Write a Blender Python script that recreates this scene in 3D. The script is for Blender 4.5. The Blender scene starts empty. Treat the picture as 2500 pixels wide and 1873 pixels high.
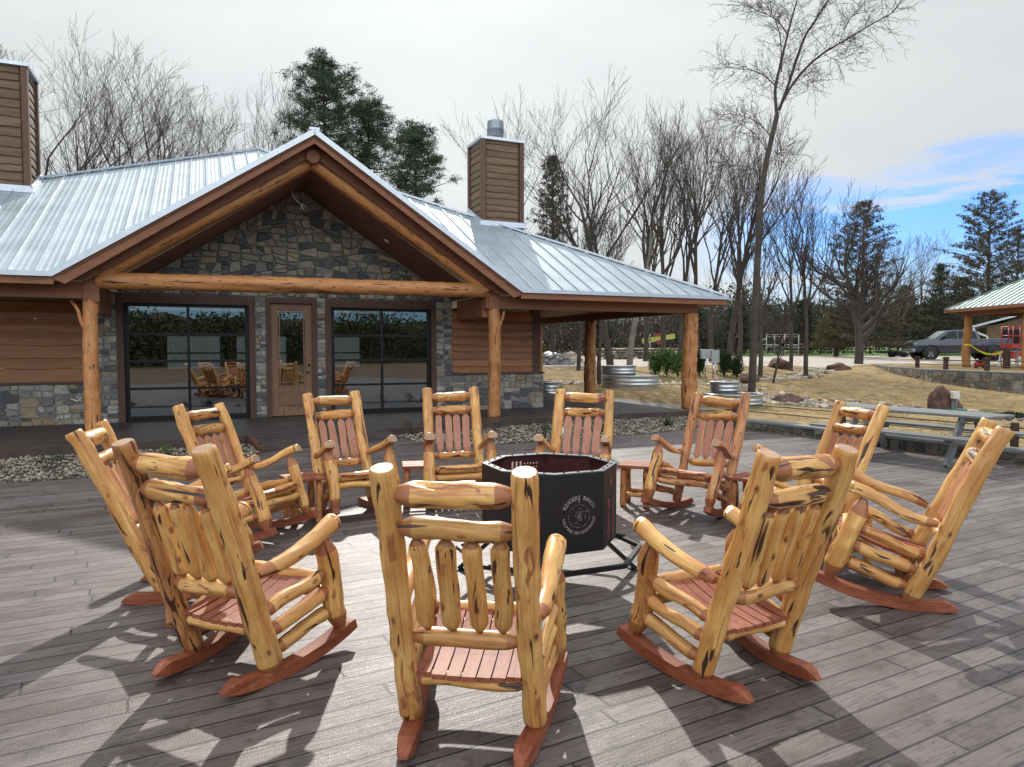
import bpy, math, random
from mathutils import Vector, Matrix, noise
C = bpy.context.scene.collection
R = math.radians
rnd = random.Random(7)
# ---------------------------------------------------------------- camera
cam = bpy.data.cameras.new('camera'); co = bpy.data.objects.new('camera', cam); C.objects.link(co)
cam.sensor_width = 36; cam.lens = 36*1722.4/2500; cam.clip_start = .05; cam.clip_end = 2000
co.location = (0, 0, 1.75); co.rotation_euler = (R(90-2.79), 0, 0)
bpy.context.scene.camera = co
# ---------------------------------------------------------------- world and sun
SUN_EL, SUN_AZ = 35.5, -7.0        # azimuth measured from +Y towards +X
sd = Vector((math.sin(R(SUN_AZ))*math.cos(R(SUN_EL)), math.cos(R(SUN_AZ))*math.cos(R(SUN_EL)), math.sin(R(SUN_EL))))
W = bpy.data.worlds.new('World'); bpy.context.scene.world = W; W.use_nodes = True
nt = W.node_tree; nt.nodes.clear()
def N(nt, t, **k):
    n = nt.nodes.new(t)
    for a, v in k.items():
        if a.startswith('i_'): n.inputs[a[2:].replace('_', ' ')].default_value = v
        else: setattr(n, a, v)
    return n
def lk(nt, a, b): nt.links.new(a, b)
def mth(nt, op, a, b=None, c=None, clamp=False):
    n = nt.nodes.new('ShaderNodeMath'); n.operation = op; n.use_clamp = clamp
    for i, v in enumerate((a, b, c)):
        if v is None: continue
        if isinstance(v, (int, float)): n.inputs[i].default_value = v
        else: nt.links.new(v, n.inputs[i])
    return n.outputs[0]
def sstep(nt, x, lo, hi):
    n = nt.nodes.new('ShaderNodeMapRange'); n.interpolation_type = 'SMOOTHSTEP'
    n.inputs['From Min'].default_value = lo; n.inputs['From Max'].default_value = hi
    nt.links.new(x, n.inputs['Value']); return n.outputs['Result']
def mixc(nt, f, a, b, mode='MIX'):
    n = nt.nodes.new('ShaderNodeMix'); n.data_type = 'RGBA'; n.blend_type = mode
    for i, v in ((0, f), (6, a), (7, b)):
        if isinstance(v, (int, float)): n.inputs[i].default_value = v
        elif isinstance(v, tuple): n.inputs[i].default_value = (v+(1,))[:4]
        else: nt.links.new(v, n.inputs[i])
    return n.outputs[2]
tc = N(nt, 'ShaderNodeTexCoord'); sp = N(nt, 'ShaderNodeSeparateXYZ'); lk(nt, tc.outputs['Generated'], sp.inputs[0])
X, Y, Z = sp.outputs
sky = N(nt, 'ShaderNodeTexSky'); sky.sky_type = 'NISHITA'; sky.sun_disc = False
sky.sun_elevation = R(SUN_EL); sky.sun_rotation = R(SUN_AZ); sky.air_density = 1.3; sky.dust_density = .4; sky.ozone_density = 2.5
yy = mth(nt, 'MAXIMUM', Y, .05)
u = mth(nt, 'DIVIDE', X, yy); v = mth(nt, 'DIVIDE', Z, yy)
mp = N(nt, 'ShaderNodeMapping'); mp.inputs['Rotation'].default_value = (0, R(-14), 0); mp.inputs['Scale'].default_value = (1.6, 1.6, 9)
lk(nt, tc.outputs['Generated'], mp.inputs[0])
n1 = N(nt, 'ShaderNodeTexNoise', i_Scale=2.6, i_Detail=7.0, i_Roughness=.6, i_Distortion=.5); lk(nt, mp.outputs[0], n1.inputs['Vector'])
mp2 = N(nt, 'ShaderNodeMapping'); mp2.inputs['Scale'].default_value = (1, 1, 3); lk(nt, tc.outputs['Generated'], mp2.inputs[0])
n2 = N(nt, 'ShaderNodeTexNoise', i_Scale=2.2, i_Detail=5.0, i_Roughness=.5); lk(nt, mp2.outputs[0], n2.inputs['Vector'])
vb = mth(nt, 'MULTIPLY_ADD', u, .19, .145)
d1 = mth(nt, 'SUBTRACT', vb, v)
nz = mth(nt, 'SUBTRACT', n1.outputs['Fac'], .5)
d1 = mth(nt, 'MULTIPLY_ADD', nz, -.16, d1)
blue = mth(nt, 'MULTIPLY', sstep(nt, d1, -.03, .05), sstep(nt, u, .2, .42))
streak = sstep(nt, n1.outputs['Fac'], .52, .66)
blue = mth(nt, 'MULTIPLY', blue, mth(nt, 'SUBTRACT', 1.0, mth(nt, 'MULTIPLY', streak, .75)))
lowhaze = sstep(nt, v, .03, .17)
blue = mth(nt, 'MULTIPLY', blue, mth(nt, 'MULTIPLY_ADD', lowhaze, .75, .25))
back = mth(nt, 'MULTIPLY', sstep(nt, mth(nt, 'MULTIPLY', Y, -1.0), .05, .4), sstep(nt, n2.outputs['Fac'], .45, .6))
blue = mth(nt, 'MAXIMUM', blue, mth(nt, 'MULTIPLY', back, .4))
cloud = mixc(nt, sstep(nt, n2.outputs['Fac'], .3, .7), (7.0, 7.35, 7.5), (8.0, 8.25, 8.3))
dt = N(nt, 'ShaderNodeVectorMath', operation='DOT_PRODUCT'); lk(nt, tc.outputs['Generated'], dt.inputs[0]); dt.inputs[1].default_value = sd
glow = mth(nt, 'POWER', mth(nt, 'MAXIMUM', dt.outputs['Value'], 0.0), 14.0)
hi = sstep(nt, Z, .55, .9)
br = mth(nt, 'ADD', mth(nt, 'MULTIPLY_ADD', glow, .30, 1.0), mth(nt, 'MULTIPLY', hi, .7))
br = mth(nt, 'ADD', br, mth(nt, 'MULTIPLY', sstep(nt, mth(nt, 'MULTIPLY', Y, -1.0), .0, .6), 1.6))
vm = N(nt, 'ShaderNodeVectorMath', operation='SCALE'); lk(nt, cloud, vm.inputs[0]); lk(nt, br, vm.inputs['Scale'])
vs = N(nt, 'ShaderNodeVectorMath', operation='MULTIPLY'); lk(nt, sky.outputs[0], vs.inputs[0]); vs.inputs[1].default_value = (.62, 1.0, 1.75)
col = mixc(nt, blue, vm.outputs[0], vs.outputs[0])
bg = N(nt, 'ShaderNodeBackground', i_Strength=.1); lk(nt, col, bg.inputs[0])
wo = N(nt, 'ShaderNodeOutputWorld'); lk(nt, bg.outputs[0], wo.inputs[0])
sl = bpy.data.lights.new('sun', 'SUN'); sl.energy = 4.4; sl.angle = R(.8); sl.color = (1, .95, .87)
so = bpy.data.objects.new('sun', sl); C.objects.link(so); so.rotation_euler = sd.to_track_quat('Z', 'Y').to_euler()
sc = bpy.context.scene
sc.view_settings.view_transform = 'Standard'; sc.view_settings.look = 'None'; sc.view_settings.exposure = .0; sc.view_settings.gamma = 1

# ---------------------------------------------------------------- mesh helpers
class MB:
    def __init__(s): s.v = []; s.f = []; s.m = []; s.lc = []; s.tip = []; s.sm = []
    def add(s, vs, fs, mi=0, lc=None, tip=None, smooth=False):
        o = len(s.v); s.v += [tuple(p) for p in vs]
        s.f += [tuple(i+o for i in f) for f in fs]; s.m += [mi]*len(fs); s.sm += [smooth]*len(fs)
        s.lc += lc if lc else [tuple(p) for p in vs]
        s.tip += tip if tip else [0.0]*len(vs)
    def box(s, c, d, rot=None, mi=0, bev=0):
        hx, hy, hz = d[0]/2, d[1]/2, d[2]/2
        if bev:
            vs = []; 
            for z, k in ((-hz, bev), (-hz+bev, 0), (hz-bev, 0), (hz, bev)):
                for x, y in ((-hx+k, -hy+k), (hx-k, -hy+k), (hx-k, hy-k), (-hx+k, hy-k)): vs.append(Vector((x, y, z)))
            fs = [(3, 2, 1, 0), (12, 13, 14, 15)]
            for r in range(3):
                for i in range(4): a = r*4+i; b = r*4+(i+1) % 4; fs.append((a, b, b+4, a+4))
        else:
            vs = [Vector((x, y, z)) for z in (-hz, hz) for x, y in ((-hx, -hy), (hx, -hy), (hx, hy), (-hx, hy))]
            fs = [(3, 2, 1, 0), (4, 5, 6, 7), (0, 1, 5, 4), (1, 2, 6, 5), (2, 3, 7, 6), (3, 0, 4, 7)]
        if rot is not None: vs = [rot @ p for p in vs]
        s.add([p+Vector(c) for p in vs], fs, mi)
    def bar(s, a, b, w, h, up=(0, 0, 1), mi=0):
        a, b = Vector(a), Vector(b); d = (b-a).normalized(); x = d.cross(Vector(up))
        if x.length < 1e-4: x = d.cross(Vector((1, 0, 0)))
        x.normalize(); z = x.cross(d)
        vs = [q+x*i*w/2+z*j*h/2 for q in (a, b) for i, j in ((-1, -1), (1, -1), (1, 1), (-1, 1))]
        s.add(vs, [(3, 2, 1, 0), (4, 5, 6, 7), (0, 1, 5, 4), (1, 2, 6, 5), (2, 3, 7, 6), (3, 0, 4, 7)], mi)
    def tube(s, pts, rs, n=8, mi=0, cap=True, smooth=True):
        pts = [Vector(p) for p in pts]; vs = []; fs = []
        if isinstance(rs, (int, float)): rs = [rs]*len(pts)
        ref = None
        for i, p in enumerate(pts):
            d = (pts[min(i+1, len(pts)-1)]-pts[max(i-1, 0)]).normalized()
            if ref is None:
                ref = d.cross(Vector((0, 0, 1)))
                if ref.length < .05: ref = d.cross(Vector((1, 0, 0)))
            x = (ref-d*ref.dot(d)).normalized(); y = d.cross(x); ref = x
            for k in range(n):
                a = 2*math.pi*k/n; vs.append(p+(x*math.cos(a)+y*math.sin(a))*rs[i])
        for i in range(len(pts)-1):
            for k in range(n):
                a = i*n+k; b = i*n+(k+1) % n; fs.append((a, b, b+n, a+n))
        if cap: fs.append(tuple(reversed(range(n)))); fs.append(tuple((len(pts)-1)*n+k for k in range(n)))
        s.add(vs, fs, mi, smooth=smooth)
    def lathe(s, prof, n=32, c=(0, 0, 0), sx=1, sy=1, mi=0, smooth=True):
        vs = [(c[0]+r*sx*math.cos(2*math.pi*k/n), c[1]+r*sy*math.sin(2*math.pi*k/n), c[2]+z) for r, z in prof for k in range(n)]
        fs = []
        for i in range(len(prof)-1):
            for k in range(n): a = i*n+k; b = i*n+(k+1) % n; fs.append((a, b, b+n, a+n))
        s.add(vs, fs, mi, smooth=smooth)
    def prism(s, poly, off, mi=0):
        n = len(poly); off = Vector(off); vs = [Vector(p) for p in poly]; vs += [p+off for p in vs]
        fs = [tuple(reversed(range(n))), tuple(range(n, 2*n))]+[(i, (i+1) % n, (i+1) % n+n, i+n) for i in range(n)]
        s.add(vs, fs, mi)
    def build(s, name, mats, parent=None, loc=None, smooth=None):
        me = bpy.data.meshes.new(name); me.from_pydata(s.v, [], s.f)
        if not isinstance(mats, (list, tuple)): mats = [mats]
        for m in mats: me.materials.append(m)
        me.polygons.foreach_set('material_index', s.m)
        me.polygons.foreach_set('use_smooth', [bool(smooth) if smooth is not None else x for x in s.sm])
        a = me.attributes.new('lc', 'FLOAT_VECTOR', 'POINT'); a.data.foreach_set('vector', [c for p in s.lc for c in p])
        a = me.attributes.new('tip', 'FLOAT', 'POINT'); a.data.foreach_set('value', s.tip)
        me.update()
        o = bpy.data.objects.new(name, me); C.objects.link(o)
        if parent: o.parent = parent
        if loc: o.location = loc
        return o
def tag(o, label=None, cat=None, group=None, kind=None):
    if label: o['label'] = label
    if cat: o['category'] = cat
    if group: o['group'] = group
    if kind: o['kind'] = kind
    return o
def empty(name, loc=(0, 0, 0), rz=0, label=None, cat=None, group=None):
    o = bpy.data.objects.new(name, None); C.objects.link(o); o.location = loc; o.rotation_euler = (0, 0, rz)
    o.empty_display_size = .1
    return tag(o, label, cat, group)
def fbm(p, o=3):
    a = 0; w = 1; p = Vector(p)
    for i in range(o): a += w*noise.noise(p); p = p*2.03+Vector((7.1, 3.3, 1.7)); w *= .5
    return a
def log(mb, p0, p1, r, r1=None, end0='cone', end1='cone', seed=0, n=14, m=18, bend=.012, lump=.10, pts=None, flat=0, conel=1.3, tipr=.42, groove=.5):
    """tapered, knobbly peeled log along p0-p1; tip attribute marks the carved heartwood cones"""
    r1 = r if r1 is None else r1; p0, p1 = Vector(p0), Vector(p1); L = (p1-p0).length; d = (p1-p0).normalized()
    x = d.cross(Vector((0, 0, 1)))
    if x.length < .3: x = d.cross(Vector((0, 1, 0)))
    x.normalize(); y = d.cross(x); rn = random.Random(seed*131+5)
    off = Vector((rn.uniform(0, 90), rn.uniform(0, 90), rn.uniform(0, 90)))
    c0 = r*conel/L if end0 == 'cone' else 0; c1 = r1*conel/L if end1 == 'cone' else 0
    ts = []
    if end0 == 'cone': ts += [0, c0*.5, c0*.92]
    else: ts += [0, .006/L*1, .014/L*1.6]
    lo = (c0 if c0 else .03)*1.15; hi_ = 1-(c1 if c1 else .03)*1.15
    ts += [lo+(hi_-lo)*i/m for i in range(m+1)]
    if end1 == 'cone': ts += [1-c1*.92, 1-c1*.5, 1]
    else: ts += [1-.014/L*1.6, 1-.006/L, 1]
    knots = [(rn.uniform(.12, .88), rn.uniform(0, 6.28), rn.uniform(.10, .3)*lump*3) for _ in range(rn.randint(2, 5))]
    b1, b2 = rn.uniform(-1, 1)*bend, rn.uniform(-1, 1)*bend
    cracks = [(rn.uniform(.2, .8), rn.uniform(0, 6.28), rn.uniform(.1, .3), rn.uniform(.18, .35)) for _ in range(rn.randint(2, 4))]
    vs = []; lc = []; tip = []
    for i, t in enumerate(ts):
        rr = r+(r1-r)*t; k = 1.0; tp = 0.0
        if end0 == 'cone' and t < c0: q = t/c0; k = tipr+(1-tipr)*q**.75; tp = 1 if q < .95 else .6
        elif end0 == 'flat' and t < .03: k = .86 if i == 0 else (.95 if i == 1 else 1)
        if end1 == 'cone' and t > 1-c1: q = (1-t)/c1; k = tipr+(1-tipr)*q**.75; tp = 1 if q < .95 else .6
        elif end1 == 'flat' and i >= len(ts)-2: k = .86 if i == len(ts)-1 else .95
        c = p0.lerp(p1, t)+x*b1*L*math.sin(t*math.pi)+y*b2*L*math.sin(t*2*math.pi)
        if pts: c = c+Vector(pts)*math.sin(t*math.pi)
        for j in range(n):
            a = 2*math.pi*j/n; ca, sa = math.cos(a), math.sin(a)
            w = 1+lump*.9*fbm(off+Vector((ca*.7, sa*.7, t*L*5)), 2)+lump*.5*noise.noise(off+Vector((ca*2.2, sa*2.2, t*L*9)))
            if tp < 1:
                for kt, ka, ks in knots:
                    da = abs((a-ka+math.pi) % (2*math.pi)-math.pi); w += ks*math.exp(-((t-kt)*L/.035)**2-(da/.5)**2)
                for kt, ka, kl, kd in cracks:
                    da = abs((a-ka-2*(t-kt)+math.pi) % (2*math.pi)-math.pi); w -= kd*groove*math.exp(-((t-kt)/kl)**4-(da/.2)**2)
            q = rr*k*w
            px, py = q*ca, q*sa
            if flat: 
                if py > flat*rr: py = flat*rr
            vs.append(c+x*px+y*py)
            lc.append((rr*ca+off.x, rr*sa+off.y, t*L+off.z)); 
            tip.append(tp if not (flat and q*sa > flat*rr*1.02 and tp < .5) else .8)
    fs = []
    for i in range(len(ts)-1):
        for j in range(n): a = i*n+j; b = i*n+(j+1) % n; fs.append((a, b, b+n, a+n))
    mb.add(vs, fs, 0, lc, tip, True)
    # end caps with own vertices
    for e, base in ((end0, 0), (end1, (len(ts)-1)*n)):
        cv = [Vector(vs[base+j]) for j in range(n)]; cc = sum(cv, Vector())/n
        cv.append(cc); l2 = [lc[base+j] for j in range(n)]+[(off.x, off.y, lc[base][2])]
        f2 = [((j+1) % n, j, n) if base == 0 else (j, (j+1) % n, n) for j in range(n)]
        mb.add(cv, f2, 1 if e == 'flat' else 0, l2, [1.0]*(n+1), False)

# ---------------------------------------------------------------- materials
def mat(name):
    m = bpy.data.materials.new(name); m.use_nodes = True; nt = m.node_tree
    return m, nt, nt.nodes['Principled BSDF']
def simple(name, c, rough=.6, metal=0, bump=0, bscale=40, var=.15, spec=.5, coat=0):
    m, nt, b = mat(name); tc = N(nt, 'ShaderNodeTexCoord')
    n = N(nt, 'ShaderNodeTexNoise', i_Scale=bscale, i_Detail=5.0); lk(nt, tc.outputs['Object'], n.inputs['Vector'])
    n2_ = N(nt, 'ShaderNodeTexNoise', i_Scale=bscale*.12, i_Detail=3.0); lk(nt, tc.outputs['Object'], n2_.inputs['Vector'])
    f = mth(nt, 'MULTIPLY_ADD', n2_.outputs['Fac'], .6, mth(nt, 'MULTIPLY', n.outputs['Fac'], .4))
    lo = tuple(x*(1-var) for x in c); hi = tuple(min(1, x*(1+var)) for x in c)
    lk(nt, mixc(nt, sstep(nt, f, .3, .7), lo, hi), b.inputs['Base Color'])
    b.inputs['Roughness'].default_value = rough; b.inputs['Metallic'].default_value = metal
    b.inputs['Specular IOR Level'].default_value = spec; b.inputs['Coat Weight'].default_value = coat
    if bump:
        bp = N(nt, 'ShaderNodeBump', i_Strength=bump, i_Distance=.01); lk(nt, n.outputs['Fac'], bp.inputs['Height']); lk(nt, bp.outputs[0], b.inputs['Normal'])
    return m
def logmat(name, sap1, sap2, heart, crack=(.05, .020, .009), rough=.44, patch=.62, tipmix=.85, coat=.12, crk=.66):
    m, nt, b = mat(name)
    at = N(nt, 'ShaderNodeAttribute', attribute_name='lc'); tp = N(nt, 'ShaderNodeAttribute', attribute_name='tip')
    oi = N(nt, 'ShaderNodeObjectInfo')
    ad = N(nt, 'ShaderNodeVectorMath', operation='ADD'); lk(nt, at.outputs['Vector'], ad.inputs[0])
    cx = N(nt, 'ShaderNodeCombineXYZ'); lk(nt, mth(nt, 'MULTIPLY', oi.outputs['Random'], 50.0), cx.inputs[0]); lk(nt, cx.outputs[0], ad.inputs[1])
    def tex(sc_, z, det=4, dist=0, rgh=.5):
        mp = N(nt, 'ShaderNodeMapping'); mp.inputs['Scale'].default_value = (1, 1, z); lk(nt, ad.outputs[0], mp.inputs[0])
        t = N(nt, 'ShaderNodeTexNoise', i_Scale=sc_, i_Detail=float(det), i_Distortion=dist, i_Roughness=rgh); lk(nt, mp.outputs[0], t.inputs['Vector']); return t.outputs['Fac']
    big = tex(9, .35, 3); grain = tex(110, .06, 4); cr = tex(26, .13, 2, .6); pt = tex(13, .3, 3, 1.2)
    c = mixc(nt, sstep(nt, big, .35, .65), sap1, sap2)
    c = mixc(nt, mth(nt, 'MULTIPLY', sstep(nt, grain, .42, .7), .5), c, tuple(x*.55 for x in sap1))
    mot = tex(30, .5, 4); c = mixc(nt, mth(nt, 'MULTIPLY', sstep(nt, mot, .5, .75), .35), c, tuple(x*.7 for x in sap1))
    fs_ = tex(38, .045, 3, .4); c = mixc(nt, mth(nt, 'MULTIPLY', sstep(nt, fs_, .55, .66), .55), c, tuple(x*1.5 for x in heart))
    hf = sstep(nt, pt, patch, patch+.05)
    tf = sstep(nt, mth(nt, 'ADD', tp.outputs['Fac'], mth(nt, 'MULTIPLY', mth(nt, 'SUBTRACT', big, .5), 1.6)), .45, .62)
    hf = mth(nt, 'MAXIMUM', mth(nt, 'MULTIPLY', hf, .8), mth(nt, 'MULTIPLY', tf, tipmix))
    hc = mixc(nt, grain, heart, tuple(x*1.9 for x in heart))
    c = mixc(nt, hf, c, hc)
    c = mixc(nt, mth(nt, 'MULTIPLY', sstep(nt, oi.outputs['Random'], .35, 1.0), .45), c, tuple(x*.62 for x in sap1))
    # knots
    mp = N(nt, 'ShaderNodeMapping'); mp.inputs['Scale'].default_value = (1, 1, .55); lk(nt, ad.outputs[0], mp.inputs[0])
    vo = N(nt, 'ShaderNodeTexVoronoi', i_Scale=11.0, i_Randomness=1.0); lk(nt, mp.outputs[0], vo.inputs['Vector'])
    kn = mth(nt, 'SUBTRACT', 1.0, sstep(nt, vo.outputs['Distance'], .10, .19)); kd = mth(nt, 'SUBTRACT', 1.0, sstep(nt, vo.outputs['Distance'], .03, .09))
    c = mixc(nt, mth(nt, 'MULTIPLY', kn, .75), c, tuple(x*1.1 for x in heart))
    cr2 = tex(15, .045, 2, .3); cr = mth(nt, 'MAXIMUM', cr, mth(nt, 'ADD', cr2, -.035))
    cf = mth(nt, 'MAXIMUM', sstep(nt, cr, crk, crk+.035), mth(nt, 'MULTIPLY', kd, .9))
    c = mixc(nt, cf, c, crack)
    lk(nt, c, b.inputs['Base Color']); b.inputs['Roughness'].default_value = rough
    b.inputs['Coat Weight'].default_value = coat; b.inputs['Coat Roughness'].default_value = .25
    h = mth(nt, 'SUBTRACT', mth(nt, 'MULTIPLY_ADD', grain, .14, mth(nt, 'MULTIPLY', big, .6)), mth(nt, 'MULTIPLY', cf, 1.3))
    bp = N(nt, 'ShaderNodeBump', i_Strength=.55, i_Distance=.012); lk(nt, h, bp.inputs['Height']); lk(nt, bp.outputs[0], b.inputs['Normal'])
    return m
def redwood(name, c1, c2, c3, rough=.4, axis=1, coat=.2, scale=1.0, amp=.4):
    m, nt, b = mat(name); tc = N(nt, 'ShaderNodeTexCoord'); oi = N(nt, 'ShaderNodeObjectInfo')
    ad = N(nt, 'ShaderNodeVectorMath', operation='ADD'); lk(nt, tc.outputs['Object'], ad.inputs[0])
    cx = N(nt, 'ShaderNodeCombineXYZ'); lk(nt, mth(nt, 'MULTIPLY', oi.outputs['Random'], 30.0), cx.inputs[1]); lk(nt, cx.outputs[0], ad.inputs[1])
    s_ = [18*scale]*3; s_[axis] = 1.6*scale
    mp = N(nt, 'ShaderNodeMapping'); mp.inputs['Scale'].default_value = s_; lk(nt, ad.outputs[0], mp.inputs[0])
    w = N(nt, 'ShaderNodeTexNoise', i_Scale=1.0, i_Detail=5.0, i_Distortion=.9, i_Roughness=.6); lk(nt, mp.outputs[0], w.inputs['Vector'])
    g = N(nt, 'ShaderNodeTexNoise', i_Scale=7.0, i_Detail=3.0); lk(nt, mp.outputs[0], g.inputs['Vector'])
    c = mixc(nt, sstep(nt, w.outputs['Fac'], .36, .56), c1, c2); c = mixc(nt, sstep(nt, w.outputs['Fac'], .62, .7), c, c3)
    c = mixc(nt, mth(nt, 'MULTIPLY', sstep(nt, g.outputs['Fac'], .5, .7), amp), c, tuple(x*.45 for x in c1))
    c = mixc(nt, mth(nt, 'MULTIPLY', oi.outputs['Random'], .3), c, tuple(x*.6 for x in c2))
    gi = N(nt, 'ShaderNodeNewGeometry'); c = mixc(nt, mth(nt, 'MULTIPLY', gi.outputs['Random Per Island'], .38), c, tuple(x*.42 for x in c1))
    lk(nt, c, b.inputs['Base Color']); b.inputs['Roughness'].default_value = rough; b.inputs['Coat Weight'].default_value = coat
    bp = N(nt, 'ShaderNodeBump', i_Strength=.25, i_Distance=.004); lk(nt, g.outputs['Fac'], bp.inputs['Height']); lk(nt, bp.outputs[0], b.inputs['Normal'])
    return m
M = {}
M['log'] = logmat('cedar_log', (.57, .265, .070), (.76, .455, .15), (.19, .055, .022), patch=.64, crk=.66)
M['log_f'] = logmat('fissured_log', (.57, .265, .070), (.76, .455, .15), (.20, .06, .025), patch=.60, crk=.615)
M['log_dark'] = logmat('knotty_dark_log', (.48, .20, .06), (.62, .33, .11), (.16, .05, .02), patch=.52, crk=.58)
M['log2'] = logmat('cedar_log_red', (.50, .19, .07), (.64, .34, .13), (.18, .05, .025), patch=.57, crk=.62)
M['logend'] = redwood('log_end', (.42, .22, .12), (.58, .38, .24), (.28, .11, .07), axis=0, scale=1)
M['heart'] = redwood('heartwood_slat', (.37, .135, .075), (.46, .19, .11), (.55, .33, .17), axis=2)
M['red'] = redwood('red_cedar_plank', (.22, .050, .020), (.34, .098, .042), (.50, .23, .095), rough=.58, axis=1, coat=.0, amp=.55)
M['beamlog'] = logmat('golden_beam_log', (.52, .22, .07), (.62, .29, .10), (.24, .08, .03), rough=.5, patch=.7, tipmix=.3, coat=.05, crk=.64)
M['postlog'] = logmat('porch_post_log', (.46, .19, .06), (.56, .26, .09), (.20, .065, .025), rough=.55, patch=.66, tipmix=.2, coat=.05, crk=.62)
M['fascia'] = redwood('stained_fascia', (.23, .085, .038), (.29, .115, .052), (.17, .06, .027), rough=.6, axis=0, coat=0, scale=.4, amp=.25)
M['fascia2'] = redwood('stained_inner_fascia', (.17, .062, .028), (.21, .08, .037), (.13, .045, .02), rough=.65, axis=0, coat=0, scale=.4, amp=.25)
M['chtrim'] = redwood('chimney_trim', (.12, .062, .038), (.155, .085, .052), (.09, .045, .028), rough=.7, axis=2, coat=0, scale=.5)
M['darktrim'] = redwood('dark_stained_trim', (.085, .036, .022), (.11, .048, .03), (.06, .025, .016), rough=.6, axis=2, coat=0, scale=.5)
M['soffit'] = redwood('soffit_boards', (.20, .078, .038), (.26, .105, .052), (.15, .055, .028), rough=.6, axis=0, coat=0, scale=.5)
M['siding'] = redwood('live_edge_siding', (.30, .115, .043), (.38, .16, .063), (.18, .065, .026), rough=.55, axis=0, coat=.05, scale=.45)
M['chsiding'] = redwood('weathered_siding', (.135, .080, .045), (.19, .122, .075), (.09, .046, .023), rough=.75, axis=0, coat=0, scale=.5)
M['door'] = redwood('door_wood', (.20, .10, .05), (.26, .14, .075), (.15, .07, .035), rough=.45, axis=2, coat=.1, scale=.6)
M['black'] = simple('black_metal', (.012, .013, .015), .35, .6, var=.1)
M['firesteel'] = simple('black_firepit_steel', (.02, .021, .024), .42, .5, bump=.08, bscale=160, var=.12)
M['firered'] = simple('red_mesh', (.055, .007, .009), .5, .3, bump=.6, bscale=120, var=.5)
M['cutout'] = simple('cutout_light', (.20, .18, .18), .7, var=.35, bscale=90)
M['galv'] = simple('galvanized_steel', (.50, .53, .55), .33, .85, bump=.05, bscale=25, var=.14)
M['grey_paint'] = simple('grey_box_paint', (.30, .33, .32), .5, .1)
M['concrete'] = simple('concrete_kerb', (.20, .15, .13), .7, bump=.2, bscale=60, var=.2)
M['rust'] = simple('rusty_steel', (.065, .035, .025), .75, .3, bump=.3, bscale=80, var=.35)
M['greywood'] = redwood('weathered_grey_wood', (.16, .17, .17), (.23, .24, .24), (.10, .10, .10), rough=.45, axis=0, coat=.1, scale=.5)
M['bark'] = simple('bark', (.060, .048, .040), .95, bump=1, bscale=22, var=.35)
M['bark_pale'] = simple('pale_bark', (.19, .17, .15), .95, bump=1, bscale=18, var=.35)
M['twig'] = simple('twigs', (.052, .042, .036), .95, var=.2)
M['twig_warm'] = simple('warm_twigs', (.095, .065, .05), .95, var=.2)
def leafmat(name, a, b_, sc=1.2):
    m, nt, b = mat(name); g = N(nt, 'ShaderNodeNewGeometry'); tc = N(nt, 'ShaderNodeTexCoord')
    n = N(nt, 'ShaderNodeTexNoise', i_Scale=sc, i_Detail=3.0); lk(nt, tc.outputs['Object'], n.inputs['Vector'])
    f = mth(nt, 'ADD', mth(nt, 'MULTIPLY', n.outputs['Fac'], .9), mth(nt, 'MULTIPLY', g.outputs['Random Per Island'], .5))
    lk(nt, mixc(nt, sstep(nt, f, .45, .95), a, b_), b.inputs['Base Color']); b.inputs['Roughness'].default_value = .75
    b.inputs['Specular IOR Level'].default_value = .25
    return m
M['pine'] = leafmat('pine_needles', (.028, .046, .028), (.068, .10, .052))
M['cedar'] = leafmat('cedar_foliage', (.045, .045, .026), (.095, .078, .048))
M['cedar_g'] = leafmat('cedar_foliage_green', (.022, .034, .018), (.06, .072, .036))
M['cedar_gold'] = leafmat('cedar_foliage_gold', (.07, .07, .02), (.16, .13, .04))
M['shrub'] = leafmat('shrub_leaves', (.03, .07, .015), (.10, .18, .04), 4)
M['shrub_dark'] = leafmat('dark_shrub_leaves', (.012, .028, .010), (.035, .06, .022), 4)
M['shrub_grey'] = leafmat('greyish_shrub_leaves', (.05, .06, .04), (.12, .12, .08), 4)
M['dry'] = leafmat('dry_shrub', (.06, .035, .022), (.14, .09, .05), 4)
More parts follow.
